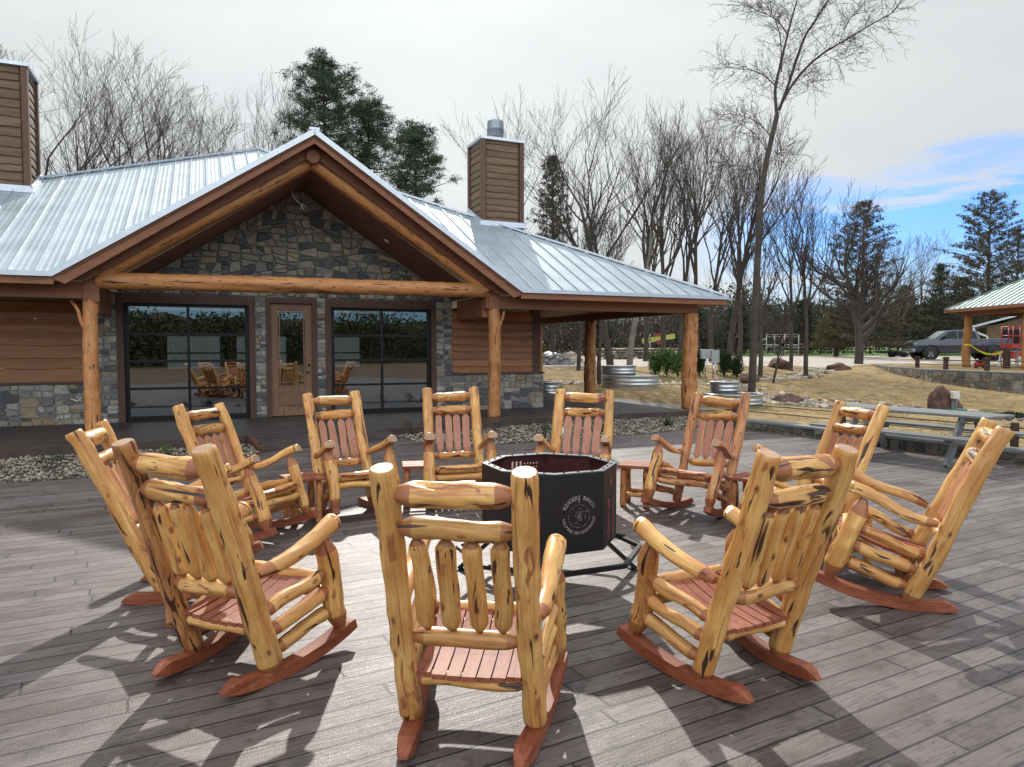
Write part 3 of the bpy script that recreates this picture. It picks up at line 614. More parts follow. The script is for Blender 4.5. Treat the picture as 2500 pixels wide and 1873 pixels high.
GRY = [(0, (.155, .15, .14)), (.12, (.22, .21, .19)), (.26, (.115, .115, .112)), (.38, (.25, .24, .21)), (.5, (.062, .065, .07)), (.63, (.19, .18, .16)), (.74, (.28, .265, .235)), (.82, (.21, .165, .11)), (.9, (.05, .053, .058)), (.96, (.22, .14, .08))]
GAB = [(0, (.105, .10, .088)), (.16, (.15, .14, .115)), (.3, (.055, .058, .058)), (.44, (.13, .12, .10)), (.56, (.032, .035, .038)), (.70, (.16, .148, .12)), (.82, (.06, .062, .06)), (.90, (.12, .11, .09)), (.96, (.18, .145, .09))]
TAN = [(0, (.20, .18, .15)), (.15, (.28, .25, .20)), (.3, (.12, .12, .115)), (.45, (.24, .20, .15)), (.6, (.32, .29, .24)), (.75, (.10, .10, .10)), (.85, (.26, .16, .09)), (.93, (.17, .14, .11))]
M['st_grey'] = rockmat('grey_ledge_stones', GRY, 1.55); M['st_gable'] = rockmat('gable_stones', GAB, 2.1); M['st_tan'] = rockmat('terrace_stones', TAN, 1.0); M['st_seat'] = rockmat('seat_wall_stones', TAN, .5)
M['mortar'] = simple('grey_mortar', (.25, .235, .215), .9, bump=.4, bscale=60, var=.2); M['mortar_d'] = simple('dark_mortar', (.19, .18, .165), .9, bump=.4, bscale=60)
rect = lambda a, b, c, d: [(a, c), (b, c), (b, d), (a, d)]
for k_, (s0, s1) in enumerate(((-.30, .25), (3.07, 3.31), (4.47, 4.67), (7.44, 7.88))):
    mb = MB(); bx(mb, s0, s1, wt-.02, wt+.25, 0, 2.81); stones(mb, rect(s0, s1, 0, 2.81), (0, wt-.02, 0), (1, 0, 0), (0, -1, 0), .026, k_+1, .007, .03, 1.3, .12); mb.build('stone_pillar', [M['mortar'], M['st_grey']], lodge)
mb = MB(); gp = [(-.30, 2.81), (7.88, 2.81), (7.94, 2.83), (GC, zr(GC)), (.30, 2.83), (-.30, 2.83)]
mb.prism([(a, wt, b) for a, b in gp], (0, .25, 0)); stones(mb, [(.2, 2.82), (7.86, 2.82), (GC, zr(GC)), (.36, 2.84)], (0, wt, 0), (1, 0, 0), (0, -1, 0), .052, 9, .014, .05, 1.45, .3)
mb.build('gable_wall', [M['mortar_d'], M['st_gable']], lodge)
mb = MB(); bx(mb, 4.28, 4.62, wt-.012, wt+.1, 3.52, 3.66); mb.box((4.95, wt-.005, 3.12), (.18, .03, .34))
mb.build('pale_stone', simple('pale_limestone', (.30, .26, .19), .9, bump=.3), lodge)
for (a_, p_, o_, u_, w_) in (((7.88, 10.47, wt-.06, wt+.2, -.05, .93), rect(0, 2.59, 0, .93), (7.88, wt-.06, 0), (1, 0, 0), (0, -1, 0)), ((-7, -.30, wt-.06, wt+.2, -.05, .86), rect(0, 6.7, 0, .86), (-7, wt-.06, 0), (1, 0, 0), (0, -1, 0)), ((10.27, 10.47, wt+.2, 9, -.05, .93), rect(0, 7, 0, .93), (10.47, wt-.06, 0), (0, 1, 0), (1, 0, 0))):
    mb = MB(); bx(mb, *a_); stones(mb, p_, o_, u_, w_, .042, 20+int(a_[0]), .008, .03, 1.7, .16); mb.build('stone_wainscot', [M['mortar'], M['st_grey']], lodge)
for a_ in ((7.885, 10.5, wt-.12, wt+.1, .932, .985), (-7, -.305, wt-.12, wt+.1, .862, .91), (10.25, 10.52, wt+.1, 9, .932, .985)): mb = MB(); bx(mb, *a_); mb.build('ledge', M['darktrim'], lodge)
def siding(mb, o, u, w, W_, H_, bh=.19, seed=0, lap=.045):
    """live-edge boards: o corner, u along, w outward"""
    rn = random.Random(seed); z = 0; o, u, w = Vector(o), Vector(u), Vector(w); k = 0
    while z < H_-.02:
        h = min(bh*rn.uniform(.85, 1.15), H_-z); n = max(4, int(W_/.12)); off = rn.uniform(0, 99)
        vs = []
        for i in range(n+1):
            x = W_*i/n; e = .034*noise.noise(Vector((x*1.3, off, 0)))+.012*noise.noise(Vector((x*5, off, 3)))
            zb = max(0, z-.012+e) if z > 0 else 0
            a = o+u*x
            vs += [a+Vector((0, 0, zb)), a+w*lap+Vector((0, 0, zb)), a+w*(lap*.9)+Vector((0, 0, zb+h*.5)), a+w*.002+Vector((0, 0, z+h))]
        fs = []
        for i in range(n): q = i*4; fs += [(q, q+4, q+5, q+1), (q+1, q+5, q+6, q+2), (q+2, q+6, q+7, q+3)]
        r_ = rn.uniform(0, 20); mb.add(vs, fs, 0); z += h; k += 1
for a_ in (((7.88, wt, .985), (1, 0, 0), (0, -1, 0), 2.3, 1.62, .20, 1), ((-7, wt, .91), (1, 0, 0), (0, -1, 0), 6.7, 1.7, .26, 2), ((10.36, 9, .985), (0, -1, 0), (1, 0, 0), 7, 1.62, .2, 3)):
    mb = MB(); siding(mb, *a_); mb.build('wood_siding', M['siding'], lodge)
mb = MB(); bx(mb, 10.16, 10.40, wt-.05, wt+.12, .985, 2.66); mb.build('corner_board', M['darktrim'], lodge)
# back wall, interior
mb = MB(); bx(mb, -.3, 10.2, 8.8, 9, 0, 2.8); bx(mb, -.3, -.2, wt+.25, 8.8, 0, 2.8); bx(mb, 7.7, 7.88, wt+.25, 8.8, 0, 2.8)
mb.build('interior_wall', M['room'], lodge)
mb = MB()
for s0 in (.9, 2.9, 5.3): 
    bx(mb, s0, s0+1.5, 8.74, 8.79, 1.0, 1.45); bx(mb, s0, s0+1.5, 8.74, 8.79, 1.5, 2.0)
mb.build('far_window', simple('far_window_daylight', (.3, .33, .34), .5), lodge)
bpy.data.materials['far_window_daylight'].node_tree.nodes['Principled BSDF'].inputs['Emission Color'].default_value = (.5, .56, .6, 1)
bpy.data.materials['far_window_daylight'].node_tree.nodes['Principled BSDF'].inputs['Emission Strength'].default_value = .16
mb = MB(); bx(mb, -.3, 7.88, wt+.25, 8.8, 0, .01); mb.build('interior_floor', M['roomfloor'], lodge)
# glazed overhead doors
def glazed(s0, s1, z1):
    fr = MB(); 
    bx(fr, s0, s0+.13, wt-.045, wt+.2, 0, z1); bx(fr, s1-.13, s1, wt-.045, wt+.2, 0, z1); bx(fr, s0+.13, s1-.13, wt-.045, wt+.2, z1-.20, z1)
    f = fr.build('window_frame', M['darktrim'], lodge)
    a, b, zt = s0+.13, s1-.13, z1-.20; ms = MB(); T0, T1 = wt+.03, wt+.09
    bx(ms, a, a+.09, T0, T1, 0, zt); bx(ms, b-.09, b, T0, T1, 0, zt); bx(ms, a+.09, b-.09, T0, T1, 0, .12); bx(ms, a+.09, b-.09, T0, T1, zt-.07, zt)
    mid = (a+b)/2; bx(ms, mid-.03, mid+.03, T0+.004, T1-.004, .12, zt-.07)
    for k in (1, 2, 3): z = .12+(zt-.19)*k/4; bx(ms, a+.09, mid-.03, T0, T1, z-.028, z+.028); bx(ms, mid+.03, b-.09, T0, T1, z-.028, z+.028)
    m_ = ms.build('window_bars', M['black'], f)
    for k in range(4):
        for i, (p, q) in enumerate(((a+.09, mid-.03), (mid+.03, b-.09))):
            z0 = .12+(zt-.19)*k/4+(.028 if k else 0); z2 = .12+(zt-.19)*(k+1)/4-(.028 if k < 3 else 0)
            g = MB(); g.add([(p, wt+.06, z0), (q, wt+.06, z0), (q, wt+.06, z2), (p, wt+.06, z2)], [(0, 1, 2, 3)]); g.build('pane', M['glass'], f)
glazed(.25, 3.07, 2.81); glazed(4.67, 7.44, 2.81)
# door
fr = MB(); bx(fr, 3.31, 3.42, wt-.045, wt+.2, 0, 2.81); bx(fr, 4.36, 4.47, wt-.045, wt+.2, 0, 2.81); bx(fr, 3.42, 4.36, wt-.045, wt+.2, 2.68, 2.81)
fr.build('door_frame', M['darktrim'], lodge)
d = MB(); T0, T1 = wt+.03, wt+.08
bx(d, 3.42, 3.58, T0, T1, .02, 2.68); bx(d, 4.20, 4.36, T0, T1, .02, 2.68); bx(d, 3.58, 4.20, T0, T1, 2.50, 2.68); bx(d, 3.58, 4.20, T0, T1, .56, .70); bx(d, 3.58, 4.20, T0, T1, .02, .20)
bx(d, 3.58, 4.20, T0+.02, T1, .20, .56); d.box((3.89, T0+.012, .38), (.50, .03, .24), bev=.01)
for a, b, c_, e in ((3.60, 3.625, .71, 2.49), (4.155, 4.18, .71, 2.49), (3.625, 4.155, .71, .735), (3.625, 4.155, 2.465, 2.49)): bx(d, a, b, T0-.012, T0+.01, c_, e)
door = d.build('door', M['door'], lodge)
g = MB(); g.add([(3.58, wt+.06, .70), (4.20, wt+.06, .70), (4.20, wt+.06, 2.5), (3.58, wt+.06, 2.5)], [(0, 1, 2, 3)]); g.build('door_pane', M['glass'], door)
h = MB(); h.tube([(4.28, wt+.03, 1.05), (4.28, wt-.03, 1.05), (4.20, wt-.035, 1.05)], .013, 8); h.lathe([(0, -.02), (.03, -.02), (.03, .02), (0, .02)], 12, (4.28, wt+.02, 1.22)); h.build('door_handle', M['black'], door)
# posts
def post(s, t, r, h, seed, branch=None, mat_='postlog', lump=.16):
    mb = MB(); log(mb, (s, t, 0), (s, t, h), r*1.08, r*.95, 'flat', 'flat', seed, 20, 34, .010, lump)
    if branch: 
        a, b, r2 = branch; log(mb, a, b, r2, r2*.6, 'flat', 'flat', seed+9, 8, 6, .05, .15)
    return mb.build('porch_post', [M[mat_], M['logend']], lodge)
post(.03, 0, .135, 2.55, 1, ((-.02, -.03, 1.95), (-.27, -.05, 2.5), .045), 'beamlog', .08)
post(8.25, 0, .145, 2.55, 2, ((8.32, -.06, 2.0), (8.48, -.10, 2.5), .05))
post(13.90, 0, .20, 2.55, 3); post(13.9, 5.36, .19, 2.55, 4); post(-7.9, 0, .16, 2.55, 5); post(13.9, 9.5, .18, 2.55, 6)
# beams
for a_ in ((8.02, 14.05, -.09, .09, 2.552, 2.84), (-8.2, .17, -.09, .09, 2.552, 2.86), (13.8, 13.98, .09, 9.8, 2.552, 2.80), (.02, .17, .09, wt-.05, 2.30, 2.84), (8.0, 8.17, .09, wt-.05, 2.35, 2.84)):
    mb = MB(); bx(mb, *a_); mb.build('porch_beam', M['fascia'], lodge)
for a_ in ((-.06, .20, -.13, -.092, 2.50, 3.05), (8.08, 8.34, -.13, -.092, 2.53, 3.05)): mb = MB(); bx(mb, *a_); mb.build('beam_cap', M['fascia'], lodge)
mb = MB(); log(mb, (.13, -.02, 2.90), (8.10, -.02, 2.97), .165, .165, 'flat', 'flat', 11, 24, 60, .003, .09, conel=1); mb.build('tie_beam', [M['beamlog'], M['logend']], lodge)
for sg, sd_ in ((-1, 21), (1, 22)):
    a = (GC+sg*.05, -.05, 5.50); b = (GC+sg*3.95, -.05, 3.0)
    mb = MB(); log(mb, a, b, .15, .155, 'flat', 'flat', sd_, 20, 44, .002, .07); mb.build('log_rafter', [M['beamlog'], M['logend']], lodge)
mb = MB(); log(mb, (GC, -.37, 5.56), (GC, 5.2, 5.56), .15, .15, 'flat', 'flat', 31, 18, 20, .002, .05); mb.build('ridge_log', [M['fascia'], M['fascia']], lodge)
# roof: gable planes, rake boards, soffit
def thick(mb, poly, dz, mi=0): mb.prism(poly, (0, 0, dz), mi)
LC, RC, PK = -7.1, 14.6, (3.75, 10.25)
MS = (8.37-EZ)/(PK[1]+.6)
mz = lambda t: EZ+MS*(t+.6)
TV = (AZ-EZ)/MS-.6
mb = MB()
thick(mb, [(LC, -.6, EZ), (-.475, -.6, EZ), (GC, TV, AZ), (8.715, -.6, EZ), (RC, -.6, EZ), (PK[0], PK[1], mz(PK[1]))], -.04)
o1 = mb.build('main_roof', M['roof'], lodge)
mb = MB(); B2 = 21.0; PKB = (PK[0], 14.0)
thick(mb, [(RC, -.6, EZ), (RC, B2, EZ), (PK[0], PK[1], mz(PK[1]))], -.04)
thick(mb, [(LC, B2, EZ), (LC, -.6, EZ), (PK[0], PK[1], mz(PK[1]))], -.04)
thick(mb, [(RC, B2, EZ), (LC, B2, EZ), (PK[0], PK[1], mz(PK[1]))], -.04)
mb.build('side_roof', M['roof_t'], lodge)
mb = MB()
thick(mb, [(-.475, -.62, EZ+.004), (GC, -.62, AZ+.004), (GC, TV+.1, AZ+.004)], -.05); thick(mb, [(8.715, -.62, EZ+.004), (GC, TV+.1, AZ+.004), (GC, -.62, AZ+.004)], -.05)
mb.build('gable_roof', M['roof_t'], lodge)
# standing seams
mb = MB(); s = LC+.3
while s < RC-.1:
    tt = min(s-LC if s < PK[0] else 99, RC-s, PK[1]+.6)-.6
    if s > PK[0]: tt = min((RC-s)*(PK[1]+.6)/(RC-PK[0])-.6, PK[1])
    else: tt = (s-LC)*(PK[1]+.6)/(PK[0]-LC)-.6
    t0 = -.6
    if -.475 < s < 8.715: t0 = -.6+(TV+.6)*(1-abs(s-GC)/(GC+.475))
    if tt > t0+.1: mb.bar((s, t0, mz(t0)+.012), (s, tt, mz(tt)+.012), .022, .04)
    s += .405
y = 0
while y < TV-.2:
    for sg in (-1, 1):
        q = (TV-y)/(TV+.6)*(GC+.475); mb.bar((GC, y, AZ+.02), (GC+sg*q, y, AZ-GM*q+.02), .022, .04)
    y += .405
mb.build('roof_seams', M['flash'], lodge)
mb = MB()
for a, b in (((LC, -.6), PK), ((RC, -.6), PK)):
    mb.bar((a[0], a[1], EZ+.03), (b[0], b[1], mz(b[1])+.05), .16, .05)
mb.bar((GC, -.64, AZ+.03), (GC, TV+.3, AZ+.03), .2, .05)
mb.build('ridge_cap', M['flash'], lodge)
# metal drip edges
mb = MB(); bx(mb, LC, -.475, -.655, -.60, EZ-.075, EZ+.012); bx(mb, 8.715, RC+.03, -.655, -.60, EZ-.075, EZ+.012); bx(mb, RC, RC+.05, -.6, B2, EZ-.075, EZ+.012)
for sg in (-1, 1): mb.bar((GC+sg*4.62, -.635, EZ-.035), (GC, -.635, AZ-.03), .05, .105)
mb.build('drip_edge', M['flash'], lodge)
mb = MB(); bx(mb, LC+.03, -.45, -.6, -.56, EZ-.21, EZ-.078); bx(mb, 8.69, RC, -.6, -.56, EZ-.21, EZ-.078); bx(mb, RC-.04, RC-.001, -.56, B2, EZ-.21, EZ-.078)
mb.build('eave_fascia', M['fascia'], lodge)
for sg in (-1, 1):
    mb = MB(); n = 1
    P = [(GC+sg*4.62, 0, EZ-.085), (GC, 0, AZ-.085), (GC, 0, AZ-.255), (GC+sg*4.40, 0, EZ-.20)]
    P2 = [(GC+sg*4.44, 0, EZ-.1), (GC, 0, AZ-.2), (GC, 0, AZ-.43), (GC+sg*4.09, 0, EZ-.1)]
    q = [Vector(p)+Vector((0, -.60, 0)) for p in P]; 
    if sg > 0: q = list(reversed(q))
    mb.prism(q, (0, .05, 0)); mb.build('rake_board', M['fascia'], lodge)
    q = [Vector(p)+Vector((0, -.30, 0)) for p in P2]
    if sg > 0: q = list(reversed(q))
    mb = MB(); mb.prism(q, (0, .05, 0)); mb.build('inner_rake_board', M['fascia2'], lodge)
mb = MB()
for sg in (-1, 1):
    for t0_, t1_, o_, e_ in ((-.6, 0, .16, 4.45), (.02, 2.2, .66, 3.80)):
        q = [(GC, t0_, AZ-o_), (GC+sg*e_, t0_, AZ-o_-GM*e_), (GC+sg*e_, t1_, AZ-o_-GM*e_), (GC, t1_, AZ-o_)]
        if sg > 0: q = list(reversed(q))
        mb.prism(q, (0, 0, .03))
bx(mb, 8.75, RC-.05, -.56, 9.9, EZ-.2, EZ-.17); bx(mb, LC+.05, -.5, -.56, 9, EZ-.2, EZ-.17)
mb.build('soffit', M['soffit'], lodge)
# little things on the gable
mb = MB(); mb.lathe([(0, 0), (.075, 0), (.08, .012), (.05, .02)], 20); o = mb.build('ceiling_light', simple('white_trim', (.7, .68, .62), .5), lodge)
o.location = (5.95, 1.0, AZ-.665-GM*(5.95-GC)-.02); o.rotation_euler = (0, math.atan(GM), 0)
mb = MB(); mb.tube([(GC-.30, .9, 5.1), (GC-.27, .9, 4.96), (GC-.2, .9, 4.88), (GC-.1, .9, 4.80), (GC-.04, .9, 4.66), (GC-.12, .9, 4.70), (GC-.06, .9, 4.82), (GC+.02, .9, 4.72)], .011, 5); mb.build('loose_cable', simple('pale_cable', (.5, .47, .4), .6), lodge)
mb = MB(); mb.tube([(-.62, wt-.13, .55), (-.5, wt-.14, .5), (-.42, wt-.14, .56), (-.52, wt-.14, .6), (-.42, wt-.14, .48)], .014, 6); mb.build('outdoor_outlet', simple('pale_cable2', (.7, .68, .64), .6), lodge)
# chimneys
def chimney(s0, s1, t0, t1, zt, cap, seed):
    root = MB(); root.box(((s0+s1)/2, (t0+t1)/2, (mz(t0)+zt)/2-.3), (s1-s0-.06, t1-t0-.06, zt-mz(t0)+.5)); 
    c = root.build('chimney', M['chsiding'], lodge)
    zb = mz(t0)+.02; mb = MB()
    siding(mb, (s0+.1, t0+.02, zb), (1, 0, 0), (0, -1, 0), s1-s0-.2, zt-zb, .2, seed, .035)
    siding(mb, (s0+.02, t1-.1, zb), (0, -1, 0), (-1, 0, 0), t1-t0-.2, zt-zb, .2, seed+1, .035)
    siding(mb, (s1-.02, t0+.1, zb), (0, 1, 0), (1, 0, 0), t1-t0-.2, zt-zb, .2, seed+2, .035)
    siding(mb, (s1-.1, t1-.02, zb), (-1, 0, 0), (0, 1, 0), s1-s0-.2, zt-zb, .2, seed+3, .035)
    mb.build('chimney_siding', M['chsiding'], c)
    mb = MB()
    for x in (s0, s1):
        for y in (t0, t1): 
            mb.box((x, y, (zb+zt)/2-.1), (.13, .13, zt-zb+.2))
    mb.build('chimney_corner', M['chtrim'], c)
    mb = MB(); mb.box(((s0+s1)/2, (t0+t1)/2, zt+.03), (s1-s0+.17, t1-t0+.17, .08)); mb.box(((s0+s1)/2, (t0+t1)/2, zt+.09), (s1-s0-.2, t1-t0-.2, .05)); mb.build('chimney_cap', M['flash'], c); mb = MB()
    mb.box(((s0+s1)/2, t0-.085, zb-.02), (s1-s0+.24, .03, .17)); mb.box(((s0+s1)/2, t0-.12, zb-.09), (s1-s0+.3, .12, .02))
    mb.build('chimney_flashing', M['flash'], c)
    for x in (s0-.085, s1+.085): mb = MB(); mb.bar((x, t0-.09, zb), (x, t1, zb+MS*(t1-t0)), .03, .17); mb.build('chimney_flashing', M['flash'], c)
    if cap:
        mb = MB(); q = ((s0+s1)/2+.0, (t0+t1)/2, zt+.1)
        mb.lathe([(.17, 0), (.17, .14), (.24, .14), (.245, .16), (.245, .36), (.255, .38), (.245, .40), (.24, .60), (.23, .62), (0, .64)], 28, q); mb.build('flue_cap', simple('flue_cap', (.22, .25, .29), .35, .8), c)
chimney(9.52, 10.74, 4.02, 5.12, 7.72, True, 40); chimney(-2.95, -1.66, 3.95, 5.0, 8.02, False, 50)
#@@CHAIRS
def rocker_chair(seed, loc, a, tilt, sc_, label, red=False):
    rn = random.Random(seed); fat = rn.uniform(.93, 1.1)
    root = empty('rocking_chair', (0, 0, 0), 0, label, 'rocking chair', 'log rocking chairs around the fire pit')
    LM = [M['log2'] if red else M['log'], M['logend']]
    J = lambda s: rn.uniform(-s, s)
    PB, PT = Vector((.285, -.2, .053)), Vector((.28, -.681, 1.253)); LB, LT = Vector((.338, .287, .15)), Vector((.34, .094, .715))
    on = lambda s, P, Q, u: Vector((s*(P.x+(Q.x-P.x)*u), P.y+(Q.y-P.y)*u, P.z+(Q.z-P.z)*u))
    sd_ = seed*100; k = 0
    def part(name, p0, p1, r, r1=None, e0='cone', e1='cone', mats=None, **kw):
        nonlocal k; k += 1; mb = MB(); log(mb, p0, p1, r*fat, (r if r1 is None else r1)*fat, e0, e1, sd_+k, **kw); return mb.build(name, mats or LM, root)
    for s in (-1, 1):
        part('back_post', on(s, PB, PT, -.01), on(s, PB, PT, 1+J(.012)), .056+J(.004), .054+J(.004), 'cone', 'flat', [M['log_dark'], M['logend']] if (seed == 2 and s < 0) else None, n=20, m=34, bend=.012, lump=.16, conel=1.2, tipr=.5)
        part('front_leg', on(s, LB, LT, -.01), on(s, LB, LT, 1), .059+J(.007), .054+J(.005), 'cone', 'cone', mats=[M['log_f'], M['logend']] if rn.random() < .4 else None, n=18, m=18, bend=.04, lump=.2, conel=1.7)
        AB, AT = Vector((s*.306, -.345, .594)), Vector((s*.345, .20, .795+J(.01)))
        part('arm_rest', AB, AT, .041, .052+J(.004), 'cone', 'flat', n=18, m=22, bend=.03, lump=.10, pts=(0, 0, -.022), flat=.45, conel=1.8, tipr=.55)
        for u0, u1 in ((.66, .255), (.46, .165), (.25, .075)):
            p, q = on(s, LB, LT, u0), on(s, PB, PT, u1); d = (q-p).normalized()
            part('side_rung', p+d*.03, q-d*.035, .037+J(.004), .036+J(.004), n=14, m=14, bend=.03, lump=.14, conel=1.5)
        mb = MB(); P0 = []; n = 22; y0, RR = -.22, 1.42
        for i in range(n+1):
            y = -.505+.885*i/n; z = (y-y0)**2/(2*RR); x = s*(.242+(.355-.242)*i/n); hh = .068; ww = .040
            if i == 0: hh = .012; ww = .018
            if i == 1: hh = .048; ww = .033
            if i == n: hh = .06; ww = .038
            sl_ = (y-y0)/RR; nz_ = Vector((0, -sl_, 1)).normalized()
            for a_, b_ in ((-1, 0), (1, 0), (1, 1), (-1, 1)): P0.append(Vector((x+a_*ww, y, z))+nz_*hh*b_)
        fs = [(3, 2, 1, 0), tuple(n*4+q for q in range(4))]+[(i*4+q, i*4+(q+1) % 4, i*4+(q+1) % 4+4, i*4+q+4) for i in range(n) for q in range(4)]
        mb.add(P0, fs, 0); mb.build('rocker', M['red'], root)
    for u, r in ((.925, .054), (.80, .048)):
        r += J(.005); p, q = on(-1, PB, PT, u+J(.008)), on(1, PB, PT, u+J(.008)); d = (q-p).normalized()
        part('top_rail', p+d*.034, q-d*.034, r, r, mats=[M['log_f'], M['logend']], n=20, m=22, bend=.02, lump=.16, conel=1.5, tipr=.45, groove=1.1)
    p, q = on(-1, PB, PT, .375), on(1, PB, PT, .375); part('lower_rail', p+Vector((.04, 0, 0)), q-Vector((.04, 0, 0)), .041, mats=[M['log_f'], M['logend']], n=16, m=18, bend=.02, lump=.14, conel=1.6)
    n_ = Vector((0, 1.2, .481)).normalized()
    for i in range(4):
        x = -.165+.11*i+J(.006); a0 = on(0, PB, PT, .405); a1 = on(0, PB, PT, .765)
        a0.x = a1.x = 0; p = a0+Vector((x*.97+J(.006), 0, 0)); q = a1+Vector((x+J(.006), 0, 0))
        k += 1; mb = MB(); dirv = (q-p).normalized()
        # half log: round at the back, sawn flat in front
        L = (q-p).length; off = Vector((rn.uniform(0, 50),)*3); nn = 14; ts = [0, .045, .10]+[.1+.8*j/14 for j in range(1, 14)]+[.90, .955, 1]
        vs = []; lc = []; tp = []; xs = Vector((1, 0, 0)); yb = -n_; w0 = .041+J(.003)
        for t in ts:
            kk = min(1, .28+.72*(min(t, 1-t)/.10)**.8) if min(t, 1-t) < .1 else 1
            c = p.lerp(q, t)+xs*.012*noise.noise(off+Vector((0, 0, t*2)))
            for j in range(nn):
                an = 2*math.pi*j/nn; ca, sa = math.cos(an), math.sin(an); w = w0*kk*(1+.14*noise.noise(off+Vector((ca*.6, sa*.6, t*3))))
                px, py = ca*w, sa*w; fl = 0
                if py < -.012*kk: py = -.012*kk; fl = 1
                vs.append(c+xs*px+yb*(py*.95)); lc.append((px+off.x, py+off.y, t*L+off.z)); tp.append(.8 if kk < .9 else 0)
        F0, F1 = [], []
        for i_ in range(len(ts)-1):
            for j in range(nn):
                a_, b_ = i_*nn+j, i_*nn+(j+1) % nn; f_ = (a_, b_, b_+nn, a_+nn)
                am = 2*math.pi*(j+.5)/nn; (F1 if math.sin(am) < -.45 else F0).append(f_)
        o_ = len(mb.v); mb.add(vs, F0, 0, lc, tp, True)
        mb.f += F1; mb.m += [2]*len(F1); mb.sm += [False]*len(F1)
        mb.f += [tuple(reversed(range(nn))), tuple((len(ts)-1)*nn+j for j in range(nn))]; mb.m += [0, 0]; mb.sm += [False]*2
        mb.build('back_slat', [M['log_f'] if rn.random() < .3 else LM[0], LM[1], M['heart']], root)
    # seat: seven curved red boards
    mb = MB(); n = 10
    for i in range(7):
        x = (i-3)*.0685; sag = -.012*(1-((i-3)/3)**2); jz = J(.002)
        vs = []
        for j in range(n+1):
            t = j/n; y = .235-.575*t; z = .505-.175*t-.03*math.sin(t*math.pi)+sag+jz
            if t < .12: z -= .03*(1-t/.12)**2
            w = .0315*(1-.06*t); xx = x*(1.03-.06*t)
            vs += [(xx-w, y, z), (xx+w, y, z), (xx+w, y, z-.022), (xx-w, y, z-.022)]
        fs = [(0, 1, 2, 3), tuple(reversed([n*4+q for q in range(4)]))]+[(j*4+q, j*4+q+4, j*4+(q+1) % 4+4, j*4+(q+1) % 4) for j in range(n) for q in range(4)]
        mb.add(vs, fs, 0)
    mb.build('seat', M['red'], root)
    zf = on(1, LB, LT, .55)
    part('front_rail', (-.30, zf.y-.0, .445), (.30, zf.y-.0, .445), .042, n=14, m=16, bend=.01, lump=.1, conel=1.3)
    part('front_rail', (-.31, .205, .355), (.31, .205, .355), .036, n=14, m=16, bend=.02, lump=.12, conel=1.3)
    part('rear_rail', (-.25, -.300, .285), (.25, -.300, .285), .032, n=14, m=14, bend=.02, lump=.12, conel=1.3)
    root.rotation_euler = (-R(tilt), 0, R(a)); root.scale = (sc_,)*3
    # drop to the ground
    t = -R(tilt); mn = 9
    for i in range(60):
        y = -.505+.885*i/59; z = (y+.22)**2/(2*1.42); mn = min(mn, z*math.cos(t)+y*math.sin(t))
    root.location = (loc[0], loc[1], -mn*sc_+.001)
    return root
CH = [('A', -.147, 3.324, -7.6, 2.43, 1.003, 'nearest log rocking chair seen from behind in the middle of the foreground', 0),
 ('B', -1.436, 3.945, -24.9, 3.12, .996, 'log rocking chair in the left foreground seen from behind, with one dark knotty back post', 1),
 ('C', -2.252, 5.119, -76.4, -4.11, .989, 'log rocking chair farthest left, mostly hidden behind the left foreground rocker', 0),
 ('D', -2.332, 6.528, -105.4, -.68, .976, 'log rocking chair turned side-on in front of the left glazed door', 0),
 ('E', -1.658, 7.414, -145.3, .02, .996, 'log rocking chair facing us in front of the wooden entrance door', 0),
 ('F', -.593, 7.841, 192.8, .73, 1.008, 'log rocking chair facing us directly behind the left edge of the fire pit', 0),
 ('G', .665, 7.51, 164.6, -.27, 1.023, 'log rocking chair facing us behind the right half of the fire pit', 0),
 ('H', 1.9, 7.407, 138.9, -1.35, 1.002, 'reddish log rocking chair with a split dark top rail, right of the fire pit', 1),
 ('I', 2.568, 6.384, 102.9, -.87, 1.002, 'log rocking chair partly hidden behind the right foreground rocker, before the grey picnic table', 0),
 ('J', 2.597, 5.027, 65.2, -2.11, 1.008, 'log rocking chair farthest right, seen from its side and leaning back', 0),
 ('K', 1.132, 3.874, 28.3, 3.16, .995, 'log rocking chair in the right foreground seen from behind, facing left', 0)]
for i, (n_, x, y, a, t, s_, lab, red) in enumerate(CH): rocker_chair(i+1, (x, y), a, t, s_, lab, bool(red) and n_ == 'H')
# dark knotty post on chair B
# side tables
def side_table(seed, x, y, a, lab):
    rn = random.Random(seed); root = empty('side_table', (x, y, 0), R(a), lab, 'side table', 'small log side tables between the rocking chairs')
    mb = MB(); 
    for i in range(3): mb.box((0, (i-1)*.128, .455), (.36, .124, .035), bev=.006)
    mb.build('table_top', M['red'], root)
    for i, (p, q) in enumerate(((-1, -1), (1, -1), (1, 1), (-1, 1))):
        mb = MB(); log(mb, (p*.125, q*.125, 0), (p*.125, q*.125, .44), .036, .034, 'flat', 'cone', seed*10+i, 12, 12, .02, .12); mb.build('leg', [M['log2'], M['logend']], root)
    for i, q in enumerate((-1, 1)):
        mb = MB(); log(mb, (-.11, q*.125, .14), (.11, q*.125, .14), .026, seed=seed*10+5+i, n=10, m=8); mb.build('stretcher', [M['log'], M['logend']], root)
side_table(61, 1.40, 7.86, -20, 'small red-topped log side table just right of the fire pit')
side_table(62, 2.42, 7.05, -45, 'small log side table right of the reddish rocker, behind the right foreground chair')
side_table(63, -2.12, 7.08, 35, 'small red-topped log side table under the arm of the side-on left rocker')
side_table(64, -1.05, 7.85, 10, 'small red-topped log side table left of the fire pit, between two rockers facing us')
side_table(65, 2.72, 5.72, 10, 'small log side table behind the farthest right rocker')
side_table(66, -1.98, 4.38, -50, 'small log side table hidden behind the left foreground rocker, only a leg showing')

